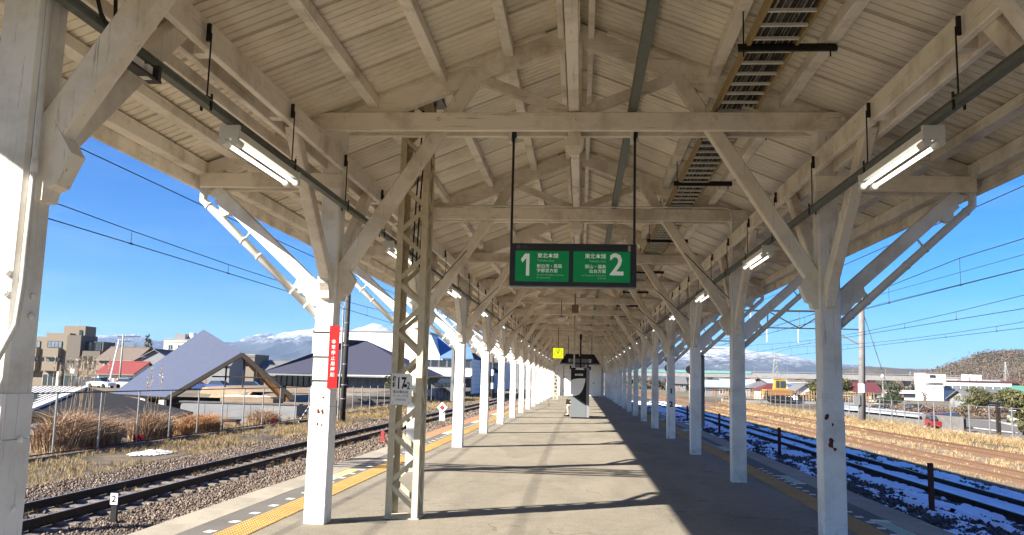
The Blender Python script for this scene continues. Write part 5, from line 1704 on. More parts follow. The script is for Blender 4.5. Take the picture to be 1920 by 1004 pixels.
def car(label, x, y, z, m, rot=0.0, L=4.2, group=None):
    t = thing('parked_car', label, 'car', (x, y, z), group)
    c, s_ = math.cos(rot), math.sin(rot)

    def T(mb):
        mb.v = [(x + a * c - b * s_, y + a * s_ + b * c, z + h) for a, b, h in mb.v]
        return mb
    h = L / 2
    body = [(-h, .35), (-h, .75), (-h + .5, .85), (-h + 1.0, .92), (h - .9, .90), (h - .1, .72), (h, .5), (h, .3), (-h + .1, .25)]
    part('body', T(MB().prism(body, 'y', -.82, .82)), m, t)
    cab = [(-h + .35, .9), (-h + .8, 1.42), (h - 1.9, 1.45), (h - 1.15, .9)]
    part('cabin', T(MB().loft([[(a, b * .72 if z_ > 1 else b * .78, z_) for a, z_ in cab] for b in (-1, 1)])), 'glass', t)
    part('cabin_roof', T(MB().box(-h + .78, h - 1.92, -.72, .72, 1.43, 1.48)), m, t)
    for a in (-h + .8, h - .85):
        for b in (-.80, .80):
            part('wheel', T(MB().tube([(a, b - .09, .31), (a, b + .09, .31)], .31, 12)), 'tyre', t)
    for b in (-.6, .6):
        part('headlight', T(MB().box(h - .04, h + .01, b - .15, b + .15, .55, .68)), 'plate_white', t)
    return t


car('dark car parked under the canopy of the blue roofed wing', -17.6, 115.5, .0, 'car_dark', .1)

# E: further houses right of the wing
def house(label, x0, x1, y0, y1, z0, ze, zr, wall, roof, ridge='x', win=(), cat='house', over=.5, group=None):
    t = thing('house', label, cat, ((x0 + x1) / 2, (y0 + y1) / 2, z0), group)
    if ridge == 'x':
        ym = (y0 + y1) / 2
        part('wall', MB().prism([(y0, z0 - .5), (y1, z0 - .5), (y1, ze), (ym, zr - .12), (y0, ze)], 'x', x0, x1), wall, t)
        for a, b in ((y0 - over, ym), (y1 + over, ym)):
            dz = (zr - ze) / (ym - y0) * over
            part('roof', MB().loft([[(x, a, ze - dz), (x, b, zr), (x, b, zr + .16), (x, a, ze - dz + .16)] for x in (x0 - over, x1 + over)]), roof, t)
    elif ridge == 'y':
        xm = (x0 + x1) / 2
        part('wall', MB().prism([(x0, z0 - .5), (x1, z0 - .5), (x1, ze), (xm, zr - .12), (x0, ze)], 'y', y0, y1), wall, t)
        for a, b in ((x0 - over, xm), (x1 + over, xm)):
            dz = (zr - ze) / (xm - x0) * over
            part('roof', MB().loft([[(a, y, ze - dz), (b, y, zr), (b, y, zr + .16), (a, y, ze - dz + .16)] for y in (y0 - over, y1 + over)]), roof, t)
    elif ridge == 'hip':
        part('wall', MB().box(x0, x1, y0, y1, z0 - .5, ze), wall, t)
        ym = (y0 + y1) / 2; q = min((y1 - y0) / 2, (x1 - x0) / 2 - .4)
        e = [Vector((x0 - over, y0 - over, ze)), Vector((x1 + over, y0 - over, ze)), Vector((x1 + over, y1 + over, ze)), Vector((x0 - over, y1 + over, ze))]
        a, b = Vector((x0 + q, ym, zr)), Vector((x1 - q, ym, zr))
        part('roof', MB().face([e[0], e[1], b, a]).face([e[1], e[2], b]).face([e[2], e[3], a, b]).face([e[3], e[0], a]).face(e[::-1]), roof, t)
    else:
        part('wall', MB().box(x0, x1, y0, y1, z0 - .5, ze), wall, t)
        part('roof', MB().box(x0 - .15, x1 + .15, y0 - .15, y1 + .15, ze, ze + .25), roof, t)
    if y0 < 330:
        part('gutter', MB().box(x0 - over, x1 + over, y0 - over - .12, y0 - over - .01, ze - .32, ze - .2), 'galv', t)
        part('downpipe', MB().box(x1 - .12, x1 - .02, y0 - .1, y0 - .01, z0, ze - .2), 'galv', t)
        if ridge in 'xy' and len(ridge) == 1:
            xm, ym = (x0 + x1) / 2, (y0 + y1) / 2
            part('ridge_cap', MB().box(x0 - over, x1 + over, ym - .18, ym + .18, zr + .12, zr + .30) if ridge == 'x' else MB().box(xm - .18, xm + .18, y0 - over, y1 + over, zr + .12, zr + .30), roof, t)
        if ze - z0 > 1.6:
            part('door', MB().box(x0 + (x1 - x0) * .48, x0 + (x1 - x0) * .48 + .95, y0 - .06, y0 - .005, z0, z0 + 1.9), 'wall_brown', t)
        part('aerial', MB().tube([(x1 - 1.2, (y0 + y1) / 2 + .4, zr), (x1 - 1.2, (y0 + y1) / 2 + .4, zr + 1.3)], .04, 4).box(x1 - 1.8, x1 - .6, (y0 + y1) / 2 + .37, (y0 + y1) / 2 + .43, zr + 1.1, zr + 1.16), 'galv', t)
    for (a, b, c, d, n) in win:
        window(t, a, b, y0 - .02, c, d, n, 1, 'glass', 'wall_white' if wall != 'wall_white' else 'dark_metal')
    return t


house('white house with a grey brown roof right of the blue roofed wing', -19.2, -13.2, 150, 160, .2, 4.7, 7.2, 'wall_white', 'roof_brown', 'x', [(-17.5, -16.2, 2.6, 3.9, 2), (-15.6, -14.4, 2.6, 3.9, 2), (-18.4, -17.6, .6, 1.8, 1)])
house('tall dark grey roofed hall rising behind the white houses', -34, -19.5, 190, 210, .2, 7.0, 11.5, 'wall_white', 'roof_gray', 'x')
house('pale flat roofed building with teal windows behind the left posts', -13.6, -7, 172, 184, .2, 7.6, 8, 'wall_gray', 'galv', 'flat', [(-12.6, -10.6, 5.2, 6.8, 3), (-12.6, -11.2, 1.8, 3.6, 2), (-9.6, -8.4, 2.2, 3.6, 2)], 'building')
house('small white house closest to the far end of the left posts', -11.5, -6.5, 205, 213, .2, 3.6, 5.6, 'wall_white', 'roof_gray', 'y', [(-10.4, -9.4, 1.4, 2.6, 2), (-8.6, -7.6, 1.4, 2.6, 2)])

# F: tan four storey building
Fb = thing('apartment_building', 'tan tiled four storey building with balconies at the far left', 'building', (-106, 178, -2.6))
part('wall', MB().box(-118, -111.3, 171.2, 175.5, -3.4, 8.0), 'tan_tile', Fb)
part('wall', MB().box(-111.3, -106.2, 170.2, 175.5, -3.4, 8.8), 'tan_tile', Fb)
part('tower', MB().box(-108.7, -104.0, 172, 176, 7.0, 10.45), 'tan_tile', Fb)
part('wall', MB().box(-106.2, -103.2, 169.4, 175.5, -3.4, 8.4), 'tan_dark', Fb)
part('wall', MB().box(-103.2, -99.2, 171, 175.5, -3.4, 7.2), 'tan_dark', Fb)
part('side_wing', MB().box(-102.4, -98.6, 169, 175.5, -3.4, 5.2), 'tan_dark', Fb)
for zf in (5.75, 2.95):
    b_ = part('balcony', MB().box(-110.9, -107.6, 168.9, 170.2, zf - 1.9, zf - .1), 'tan_tile', Fb)
    part('slab', MB().box(-111.0, -107.5, 168.8, 170.2, zf - 2.05, zf - 1.9), 'tan_dark', b_)
    window(Fb, -110.8, -107.7, 170.1, zf, zf + 1.35, 4, 1, 'glass_pale', 'dark_metal')
    b_ = part('balcony', MB().box(-116.2, -113.0, 169.9, 171.2, zf - 1.9, zf - .1), 'tan_tile', Fb)
    part('slab', MB().box(-116.3, -112.9, 169.8, 171.2, zf - 2.05, zf - 1.9), 'tan_dark', b_)
    window(Fb, -116.1, -113.1, 171.1, zf, zf + 1.35, 4, 1, 'glass_pale', 'dark_metal')
    window(Fb, -103.0, -101.6, 170.95, zf - .4, zf + 1.4, 2, 1, 'glass', 'dark_metal')
    window(Fb, -100.9, -99.6, 170.95, zf - .4, zf + 1.4, 2, 1, 'glass', 'dark_metal')
part('loggia', MB().box(-103.1, -100.0, 168.95, 169.05, 1.2, 4.1), 'wood_dark', Fb)
window(Fb, -100.0, -99.5, 168.95, 2.0, 3.8, 1, 1, 'glass', 'dark_metal')
window(Fb, -111.2, -107.8, 170.1, -2.3, .3, 3, 1, 'glass', 'wall_cream')
window(Fb, -106.0, -103.4, 169.3, -2.2, .2, 2, 1, 'glass', 'teal')
part('door', MB().box(-115.4, -114.3, 171.1, 171.2, -3.0, -.6), 'wood_dark', Fb)
window(Fb, -105.2, -104.6, 171.9, 8.2, 9.6, 1, 1, 'glass', 'dark_metal')
part('pilaster', MB().box(-107.5, -107.0, 168.9, 170.2, -3.2, .9), 'wall_cream', Fb)
part('aerial', MB().tube([(-107.8, 176, 10.4), (-107.8, 176, 12.2)], .05, 5).box(-108.3, -107.3, 175.95, 176.05, 11.2, 11.3), 'galv', Fb)

# G and the town behind
house('long low house with a red tiled roof left of the shelter', -87.6, -81.0, 150, 160, -1.8, .9, 2.9, 'wall_cream', 'roof_red', 'x', [(-86.5, -84.9, -.9, .3, 3), (-83.8, -82.2, -.9, .3, 3)])
house('brown two storey house behind the red roof', -97, -89.5, 166, 176, -2, 3.6, 6.0, 'wall_brown', 'roof_brown', 'x', [(-95.8, -94.4, 1.6, 2.9, 2), (-92.6, -91.2, 1.6, 2.9, 2)])
house('grey gabled house between the red roof and the shelter', -89, -78.5, 163, 173, -2, 2.7, 5.5, 'wall_gray', 'roof_gray', 'y', [(-82.5, -81.4, .4, 1.7, 2), (-85.2, -84.0, .4, 1.7, 2)])
house('low house with a slate roof behind the utility poles', -99, -86, 205, 215, -2, 3.4, 6.2, 'wall_gray', 'roof_gray', 'x')
house('white walled house with snow on its flat roof above the shelter', -112, -98, 222, 232, -2, 6.6, 7, 'wall_gray', 'wall_white', 'flat', [(-110, -107.5, 3.6, 5.6, 2), (-105, -102.5, 3.6, 5.6, 2)])
Hb = house('beige block with rooftop tanks behind the steep roof', -130, -120, 258, 272, -2, 11.2, 12, 'wall_cream', 'concrete', 'flat', [(-128.5, -127, 8, 9.6, 2), (-125.5, -124, 8, 9.6, 2)], 'building')
part('water_tank', MB().box(-128.5, -125.2, 262, 266, 11.4, 13.2), 'wall_gray', Hb)
part('water_tank', MB().tube([(-123.6, 264, 11.4), (-123.6, 264, 13.6)], 1.1, 12), 'wall_white', Hb)
house('tan block with a stair tower between the two big roofs', -108, -100.5, 258, 270, -2, 7.0, 8, 'tan_tile', 'concrete', 'flat', [(-106.5, -105, 4, 5.4, 2), (-103.5, -102, 4, 5.4, 2)], 'building')
house('low grey house below the mountains, between the two big roofs', -100, -92, 262, 270, -2, 3.2, 5.4, 'wall_gray', 'roof_gray', 'x')
house('small pink walled house visible through the open shelter', -64, -58, 170, 178, -1.4, 1.4, 3.0, 'wall_brown', 'roof_gray', 'x', [(-63, -61.6, -.2, 1.0, 2), (-60.5, -59.2, -.2, 1.0, 2)])
house('white walled house visible through the open shelter', -57, -51, 185, 194, -1.4, 1.8, 3.4, 'wall_white', 'roof_gray', 'x', [(-56, -54.6, 0, 1.2, 2), (-53, -51.8, 0, 1.2, 2)])
for i, (x, y, m, lab) in enumerate(((-70.0, 121, 'car_white', 'white car parked left of the leaning white pole'), (-66.5, 122.5, 'car_white', 'second white car parked right of the leaning white pole'), (-73.2, 123, 'car_dark', 'dark car parked left of the two white cars'), (-51.0, 119, 'car_blue', 'blue car parked seen through the shelter'), (-46.5, 119.5, 'car_dark', 'dark car parked right of the blue one, through the shelter'), (-55.3, 120.5, 'car_blue', 'blue car parked furthest left seen through the shelter'))):
    car(lab, x, y, float(ground_h(x, y)) + .02, m, random.uniform(-.3, .3))
pole('utility_pole', 'utility pole with cross arms left of the shelter roof', -77.8, 140, -1.5, 7.6, .17, 'concrete', None, 'pole', ((1.0, 7.2, 2.0), (0, 6.4, 1.2)))
t = thing('utility_pole', 'leaning white pole crossing the red roof', 'pole', (-78.9, 139, -1.5))
part('shaft', MB().tube([(-79.2, 139, -1.8), (-77.9, 139, 6.6)], .14, 8), 'pipe_white', t)
sg2 = thing('traffic_light', 'traffic light on a pole in front of the tan building', 'traffic light', (-98.5, 160, -2))
part('shaft', MB().tube([(-98.6, 160, -2.2), (-98.6, 160, 3.0)], .12, 8), 'galv', sg2)
part('lamp_head', MB().box(-99.9, -98.5, 159.8, 160.1, 2.6, 3.1), 'ink', sg2)
part('sign_board', MB().box(-98.95, -98.2, 159.8, 159.9, .6, 1.5), 'plate_white', sg2)


def bare_tree(label, x, y, z, h, spread, m='bark', seed=1, group=None):
    r = random.Random(seed)
    t = thing('bare_tree', label, 'tree', (x, y, z), group)
    mb = MB().tube([(x, y, z - .2), (x + .1, y, z + h * .45)], [.16, .10], 7)
    part('trunk', mb, m, t)
    cr = MB()

    def br(p, d, l, rad, depth):
        q = p + d * l
        cr.tube([p, p + d * l * .5 + Vector((r.uniform(-.1, .1), r.uniform(-.1, .1), .05)) * l, q], [rad, rad * .8, rad * .55], 4, False)
        if depth:
            for _ in range(3):
                dd = (d + Vector((r.uniform(-1, 1) * spread, r.uniform(-1, 1) * spread, r.uniform(-.1, .6)))).normalized()
                br(q, dd, l * r.uniform(.55, .8), rad * .55, depth - 1)
    for _ in range(4):
        br(Vector((x + .08, y, z + h * r.uniform(.3, .45))), Vector((r.uniform(-1, 1) * spread, r.uniform(-1, 1) * spread, 1)).normalized(), h * .28, .07, 3)
    part('crown', cr, m, t)


bare_tree('bare pale street tree before the tan building', -86.5, 128, -1.6, 6.0, .6, 'galv', 3)
bare_tree('bare round tree below the tan building balconies', -101.5, 164, -2.6, 5.5, .9, 'bark', 4)


def leaf_crown(name, cs, n, size, cols, parent, m='leaf'):
    """leaf-sized faces spread through several ellipsoid clumps; cs: (x,y,z,rx,ry,rz)"""
    V, F, T = [], [], []
    cs = np.array(cs)
    w = (cs[:, 3] * cs[:, 4] * cs[:, 5]); w /= w.sum()
    k = rng.choice(len(cs), n, p=w)
    d = rng.normal(size=(n, 3)); d /= np.linalg.norm(d, axis=1)[:, None]
    rad = rng.uniform(.35, 1.0, n) ** .5
    P = cs[k, :3] + d * cs[k, 3:] * rad[:, None]
    R = rot_mats(n)
    q = np.array([(-1, -.5, 0), (1, -.5, 0), (1, .5, .15), (-1, .5, -.1)]) * .5
    S = size * rng.uniform(.6, 1.4, n)
    V = np.einsum('nij,kj->nki', R, q) * S[:, None, None] + P[:, None]
    F = np.arange(n * 4).reshape(n, 4)
    c = np.array(cols)[rng.integers(0, len(cols), n)] * rng.uniform(.6, 1.3, (n, 1))
    return link(name, np_mesh(name, V.reshape(-1, 3), F, np.repeat(c, 4, 0)), m, parent)


GREEN_D = [(.035, .05, .022), (.05, .065, .028), (.028, .038, .02), (.065, .075, .03)]
GREEN_O = [(.10, .10, .035), (.075, .08, .03), (.13, .115, .045), (.055, .06, .025)]
BROWN = [(.13, .085, .055), (.09, .06, .04), (.17, .12, .08)]


def conifer(label, x, y, z, h, r, group=None, n=900):
    t = thing('conifer_tree', label, 'tree', (x, y, z), group)
    part('trunk', MB().tube([(x, y, z - .2), (x, y, z + h * .9)], [h * .025, h * .006], 6), 'bark', t)
    cs = []
    for i in range(7):
        f = i / 6
        cs.append((x + random.uniform(-.1, .1) * r, y, z + h * (.18 + .76 * f), r * (1 - .82 * f) * random.uniform(.85, 1.1), r * (1 - .82 * f), h * .10))
    leaf_crown('crown', cs, n, max(.35, h * .055), GREEN_D, t)


def garden_tree(label, x, y, z, h, r, cols, group=None, n=3200, size=.20):
    t = thing('garden_tree', label, 'tree', (x, y, z), group)
    tr = MB().tube([(x, y, z - .2), (x + .15, y, z + h * .35), (x - .1, y, z + h * .6)], [h * .035, h * .028, h * .015], 7)
    for i in range(4):
        a = i * 1.6
        tr.tube([(x, y, z + h * .4), (x + r * .5 * math.cos(a), y + r * .5 * math.sin(a), z + h * .68)], [h * .015, h * .006], 5)
    part('trunk', tr, 'bark', t)
    cs = []
    for i in range(14):
        a, q = random.uniform(0, 6.28), random.uniform(.1, .75)
        cs.append((x + r * q * math.cos(a), y + r * q * math.sin(a), z + h * random.uniform(.16, .88), r * random.uniform(.35, .55), r * random.uniform(.35, .55), h * random.uniform(.13, .20)))
    leaf_crown('crown', cs, n, size, cols, t)


conifer('dark conifer left of the beige block, tallest of the group', -137, 262, -2, 14.5, 3.6)
conifer('dark conifer between the beige block and the tallest conifer', -132.5, 266, -2, 13.0, 2.2)
conifer('lone conifer behind the brown house', -111, 200, -2, 9.8, 2.6)
conifer('small dark conifer at the left of the conifer group', -141.5, 262, -2, 12.0, 3.0)
for i, (x, y, r) in enumerate(((-11.5, 92, 1.4), (-14, 93, 1.1))):
    garden_tree(['round clipped green shrub beside the dark line pole', 'second clipped green shrub before the pavilion'][i], x - 5.2, y - 6, .1, 1.7, r, GREEN_O, n=500, size=.2)
tag(part('stone_ring', MB().tube([(-17.5 + 2.3 * math.cos(a), 72 + 1.5 * math.sin(a), -.1) for a in [k * 2 * math.pi / 24 for k in range(25)]], .28, 6), 'concrete_dark', None), 'ring of dark stones on the plaza behind the fence', 'stone ring')

# ================================================================ RIGHT SIDE
vd = thing('viaduct', 'long pale railway viaduct crossing behind the town on the right', 'viaduct', (130, 600, -1))
a, b = Vector((20, 600, 6.6)), Vector((300, 640, 8.2))
part('deck', MB().beam(a, b, 11, 1.5, 0), 'concrete', vd)
part('parapet', MB().beam(a + Vector((0, -5.4, 1.6)), b + Vector((0, -5.4, 1.6)), .3, 1.9, 0), 'concrete', vd)
part('noise_barrier', MB().beam(Vector((20, 594.3, 9.3)), Vector((118, 608.3, 9.9)), .25, 1.5, 0), 'teal', vd)
part('handrail', MB().beam(a + Vector((0, -5.45, 3.6)), b + Vector((0, -5.45, 3.6)), .2, .25, 0), 'concrete', vd)
pm = MB().box(-1.2, 1.2, -2.5, 2.5, -12, 0).box(-1.6, 1.6, -4.5, 4.5, -1.2, 0).mesh('pier')
for i in range(22):
    p = a + (b - a) * (i + .5) / 22
    link('pier', pm, 'concrete', vd, (p.x, p.y, p.z - .7))
vm = MB().tube([(0, 0, 0), (0, 0, 7)], .16, 5).box(-.1, 2.6, -.1, .1, 5.6, 5.8).mesh('line_mast')
for i in range(12):
    p = a + (b - a) * (i + .3) / 12
    link('line_mast', vm, 'galv', vd, (p.x, p.y - 4, p.z + .7))


def pylon(label, x, y, z, h, w):
    t = thing('power_pylon', label, 'pylon', (x, y, z))
    lv = [0, .25, .45, .6, .72, .84, .93, 1.0]

    def wd(f): return w * (1 - f) ** 1.15 / 2 + w * .03
    for sx in (-1, 1):
        for sy in (-1, 1):
            part('leg', MB().tube([(x + sx * wd(f), y + sy * wd(f), z + h * f) for f in lv], h * .0045, 4), 'galv', t)
    mb = MB()
    for f0, f1 in zip(lv[:-1], lv[1:]):
        for sy in (-1, 1):
            mb.tube([(x - wd(f0), y + sy * wd(f0), z + h * f0), (x + wd(f1), y + sy * wd(f1), z + h * f1)], h * .003, 4, False)
            mb.tube([(x + wd(f0), y + sy * wd(f0), z + h * f0), (x - wd(f1), y + sy * wd(f1), z + h * f1)], h * .003, 4, False)
    part('bracing', mb, 'galv', t)
    for f, l in ((.70, .16), (.80, .14), (.90, .12)):
        part('cross_arm', MB().loft([[(x - h * l, y, z + h * f), (x - h * l, y + .2, z + h * f), (x - h * l, y, z + h * f + .2)], [(x, y, z + h * f), (x, y + .3, z + h * f), (x, y, z + h * (f + .03))], [(x + h * l, y, z + h * f), (x + h * l, y + .2, z + h * f), (x + h * l, y, z + h * f + .2)]]), 'galv', t)


pylon('tall steel power pylon before the snowy mountain', 198.6, 900, 0, 36, 8)
pylon('power pylon standing before the wooded hill', 283.5, 600, -1, 22, 5.0)
pylon('small far power pylon between the posts and the white factory', 554, 1500, 0, 31, 8)

# white works building with its tower
wf = thing('factory', 'long white flat roofed works building with window strips on the right', 'factory', (98, 235, -1))
part('wall', MB().box(92.0, 110.0, 230, 246, -2, 3.75), 'wall_white', wf)
part('roof', MB().box(91.7, 112.6, 229.7, 246.3, 3.75, 4.05), 'roof_maroon', wf)
part('wall', MB().box(110.0, 112.4, 231, 246, -2, 3.6), 'wall_gray', wf)
for i in range(8):
    x = 93.4 + i * 2.0
    window(wf, x, x + 1.7, 229.95, 1.4, 2.7, 2, 1, 'glass_pale', 'galv')
for i in range(6):
    x = 94 + i * 2.6
    window(wf, x, x + 1.4, 229.95, -.9, .2, 2, 1, 'glass_pale', 'galv')
for x in (100.2, 101.8, 103.3):
    part('roof_unit', MB().box(x, x + 1.1, 234, 236, 4.0, 5.6), 'wall_white', wf)
tw = thing('factory_tower', 'white stair tower with a slightly wider head left of the works building', 'tower', (87, 224, -1))
part('shaft', MB().box(85.8, 89.0, 220, 226, -2, 5.0), 'wall_white', tw)
part('head', MB().box(84.6, 89.4, 219.4, 226.5, 3.2, 5.5), 'wall_white', tw)
part('roof', MB().box(84.4, 89.6, 219.2, 226.7, 5.5, 5.75), 'roof_brown', tw)
window(tw, 85.6, 87.0, 219.35, 4.4, 5.1, 2, 1, 'glass', 'dark_metal')
house('low white wing at the foot of the white tower', 74, 85, 222, 232, -1.5, .9, 1.1, 'wall_white', 'wall_white', 'flat', [(76, 79, -.6, .4, 3), (80, 83, -.6, .4, 3)], 'building')
house('long building with a bright blue band left of the white tower', 58, 80, 262, 270, -1.5, 2.4, 2.6, 'roof_azure', 'wall_white', 'flat', (), 'building')
house('cream house under a green hipped roof at the right edge', 79.0, 92, 170, 180, -1.6, .6, 2.7, 'wall_cream', 'roof_green', 'hip', [(80.5, 82.5, -.8, .3, 2), (84, 86, -.8, .3, 2)])
house('white block on the hill foot behind the green roof', 126, 140, 300, 312, -1, 5.2, 6, 'wall_white', 'galv', 'flat', [(128, 131, 2, 3.8, 3), (133, 136, 2, 3.8, 3)], 'building')
# town strip
hr = [('low steel roofed shed seen between two right posts', 26, 33, 196, 206, 'wall_gray', 'roof_steel', 1.0, 2.2, 'x'),
      ('wide steel blue roofed shed left of the third right post', 33.6, 41, 205, 214, 'wall_white', 'roof_steel', .7, 2.6, 'x'),
      ('grey tiled house right of the wide steel shed', 36.5, 42, 190, 198, 'wall_gray', 'roof_gray', .9, 2.4, 'hip'),
      ('small house with a maroon roof by the excavator', 34.6, 39.5, 168, 176, 'wall_cream', 'roof_maroon', .7, 2.0, 'hip'),
      ('white gabled house just left of the excavator', 38.8, 42.4, 160, 167, 'wall_white', 'roof_gray', .6, 1.9, 'y'),
      ('pink walled house behind the maroon roof', 40, 46, 214, 222, 'wall_brown', 'roof_brown', 1.5, 3.2, 'y'),
      ('pale two storey house behind the excavator', 47, 54, 230, 238, 'wall_white', 'roof_steel', 2.2, 3.0, 'x'),
      ('wide house with a lime green roof right of the excavator', 43.6, 54, 176, 186, 'wall_gray', 'roof_lime', .5, 2.3, 'hip'),
      ('house with a red roof just right of the nearest right post', 53.5, 60, 178, 188, 'wall_cream', 'roof_maroon', .8, 2.5, 'x'),
      ('small pale blue house left of the blue band building', 60, 65, 205, 213, 'wall_white', 'roof_steel', 1.6, 2.4, 'x'),
      ('tiny grey house far off under the viaduct on the right', 30, 36, 300, 308, 'wall_gray', 'roof_gray', 1.6, 3.6, 'x'),
      ('tiny white house far off under the viaduct on the right', 40, 47, 310, 318, 'wall_white', 'roof_gray', 1.6, 3.4, 'y'),
      ('tiny brown house far off right of the pylon foot', 74, 82, 320, 330, 'wall_brown', 'roof_brown', 1.6, 3.6, 'x'),
      ('tiny steel roofed house far off left of the pylon foot', 54, 62, 322, 330, 'wall_white', 'roof_steel', 1.6, 3.4, 'x'),
      ('house with a grey roof above the curved parking wall', 60, 68, 138, 146, 'wall_gray', 'roof_gray', .2, 1.5, 'x')]
for lab, x0, x1, y0, y1, w, r, ze, zr, rd in hr:
    wv_ = [(x0 + .6, x0 + 1.9, ze - 1.6, ze - .5, 2), (x1 - 2.0, x1 - .8, ze - 1.6, ze - .5, 2)]
    house(lab, x0, x1, y0, y1, -1.3, ze, zr, w, r, rd, wv_)

# yard wall and fence behind the right tracks, and the yellow excavator
tag(part('yard_wall', MB().beam((22, 137.0, -1.05), (47, 142.5, -1.05), .3, .9, 0), 'concrete', None), 'low concrete wall carrying the brown picket fence', 'wall')
yf = thing('picket_fence', 'brown picket fence on the low wall behind the right tracks', 'fence', (30, 137, -.6))
pk = MB().box(-.06, .06, -.05, .05, -.6, .85).mesh('picket')
for i in range(58):
    p = Vector((22.2, 136.8, 0)) + Vector((25, 5.5, 0)) * (i / 58)
    link('picket', pk, 'fence_brown', yf, (p.x, p.y, 0))
for z in (-.3, .7):
    part('rail', MB().beam((22, 136.86, z), (47, 142.36, z), .05, .09, 0), 'fence_brown', yf)
ex = thing('excavator', 'yellow excavator standing behind the picket fence', 'excavator', (31, 139.5, -1))
for y in (138.6, 140.6):
    part('track', MB().prism([(29.3, -.9), (33.0, -.9), (33.3, -.5), (33.0, -.1), (29.3, -.1), (29.0, -.5)], 'y', y - .28, y + .28), 'tyre', ex)
part('body', MB().beam((29.2, 139.6, .45), (33.2, 139.6, .45), 2.4, 1.0, .12), 'orange_paint', ex)
cb = part('cab', MB().prism([(30.4, .95), (32.3, .95), (32.2, 2.5), (30.6, 2.55)], 'y', 138.5, 140.0), 'yellow_paint', ex)
part('cab_window', MB().box(31.3, 32.1, 138.45, 138.5, 1.25, 2.3).box(30.65, 31.15, 138.45, 138.5, 1.25, 2.3), 'glass', cb)
part('cab_roof', MB().box(30.45, 32.35, 138.4, 140.1, 2.55, 2.68), 'yellow_paint', cb)
part('boom', MB().beam((31.5, 140.6, 1.0), (31.9, 142.6, 2.3), .35, .45, .03).beam((31.9, 142.6, 2.3), (32.1, 144.2, .4), .3, .38, .03), 'yellow_paint', ex)
part('bucket', MB().prism([(31.6, .3), (32.6, .1), (32.5, -.7), (31.7, -.6)], 'y', 144.0, 144.9), 'dark_metal', ex)
part('counterweight', MB().beam((28.9, 139.6, .5), (29.2, 139.6, .5), 2.2, .9, .08), 'yellow_paint', ex)

# car park with a curved wall
sheet_on_ground('car_park', 31, 62, 66, 116, .04, 'asphalt_strip', 2, 2, .2, 12)
ck_ = part('bay_line', MB().box(38.4, 38.55, 80, 104, -2.06, -2.02).box(33.5, 33.62, 74, 92, -2.06, -2.02), 'mark_white', bpy.data.objects['car_park'])
cw = thing('curved_wall', 'curved concrete parapet wall with a white sheet over the car park corner', 'wall', (29, 92, -2))
pts = [(27.6 + 6.5 * t, 96 - 10 * t - 6 * t * t, 0) for t in [i / 8 for i in range(9)]]
part('parapet', MB().loft([[(x - .2, y - .2, -2.3), (x + .2, y + .2, -2.3), (x + .2, y + .2, -.55 - .25 * i / 8), (x - .2, y - .2, -.55 - .25 * i / 8)] for i, (x, y, _) in enumerate(pts)]), 'concrete_dark', cw)
part('sheet', MB().loft([[(x - .5, y - .5, -.7 - .5 * i / 8), (x + .4, y + .8, -.35 - .5 * i / 8), (x + .4, y + .8, -.3 - .5 * i / 8), (x - .5, y - .5, -.6 - .5 * i / 8)] for i, (x, y, _) in enumerate(pts[:7])]), 'roof_steel', cw)
kerb = structure('kerb', MB().beam((41, 78, -1.98), (50, 110, -1.98), .3, .2, .02).beam((31.5, 82.5, -1.95), (37, 92.5, -1.95), .3, .3, .02), 'concrete')
tag(part('tarpaulin', MB().loft([[(35.2, 93, -2.1), (36.8, 93, -2.1), (36.8, 94.6, -2.1), (35.2, 94.6, -2.1)], [(35.3, 93.1, -1.5), (36.7, 93.1, -1.6), (36.7, 94.5, -1.5), (35.3, 94.5, -1.45)]]), 'roof_azure', None), 'blue tarpaulin covered stack in the car park', 'tarpaulin')
for lab, x, y, m, rot in (('red car parked low by the fence at the car park edge', 33.2, 84.5, 'car_red', 1.5), ('dark blue car parked by the fence right of the red car', 36.0, 88.5, 'car_blue', 1.4), ('white car parked among the trees right of the car park', 51, 106, 'car_white', 1.2), ('white car parked behind the bare hedge above the car park', 41.5, 121, 'car_white', .2), ('black car parked behind the bare hedge beside the white one', 46, 122, 'car_dark', .2)):
    car(lab, x, y, float(ground_h(x, y)) + .06, m, rot)
hd = thing('bare_hedge', 'brown leafless hedge around the car park corner', 'hedge', (35, 96, -2))
leaf_crown('foliage', [(29.5 + i * 1.1, 97.5 - i * .9, -1.2, 1.2, .9, .85) for i in range(6)], 2600, .16, BROWN, hd)
hd2 = thing('bare_hedge', 'long low brown hedge at the back of the car park', 'hedge', (48, 118, -2))
leaf_crown('foliage', [(38 + i * 2.2, 117 + .3 * i, -1.25, 1.6, 1.0, .75) for i in range(12)], 2600, .22, BROWN, hd2)
for lab, x, y, h, r, cols in (('rounded olive pine at the right edge beside the fence', 33.8, 66.5, 3.6, 2.1, GREEN_O),
                              ('second olive pine further right beside the fence', 38.2, 68.5, 3.8, 2.3, GREEN_O),
                              ('olive garden tree behind the car park, left one', 56, 128, 3.6, 2.6, GREEN_O),
                              ('olive garden tree behind the car park, right one', 62, 131, 3.2, 2.4, GREEN_O),
                              ('round golden green tree behind the picket fence', 43.5, 150, 4.2, 2.6, GREEN_O),
                              ('dark green tree right of the concrete pole', 52, 150, 4.0, 2.4, GREEN_D),
                              ('small dark tree before the red roofed house', 39, 146, 3.6, 1.9, GREEN_O)):
    garden_tree(lab, x, y, float(ground_h(x, y)), h, r, cols)
for lab, x, y, h in (('bare street tree before the white works building', 62, 140, 3.6), ('bare tree left of the white tower', 55, 143, 3.6)):
    bare_tree(lab, x, y, -1.2, h, .9, 'bark', int(x))
pole('lamp_post', 'white globe lamp post right of the nearest right post', 40.7, 120, -1.2, 3.0, .06, 'galv', None, 'lamp post')
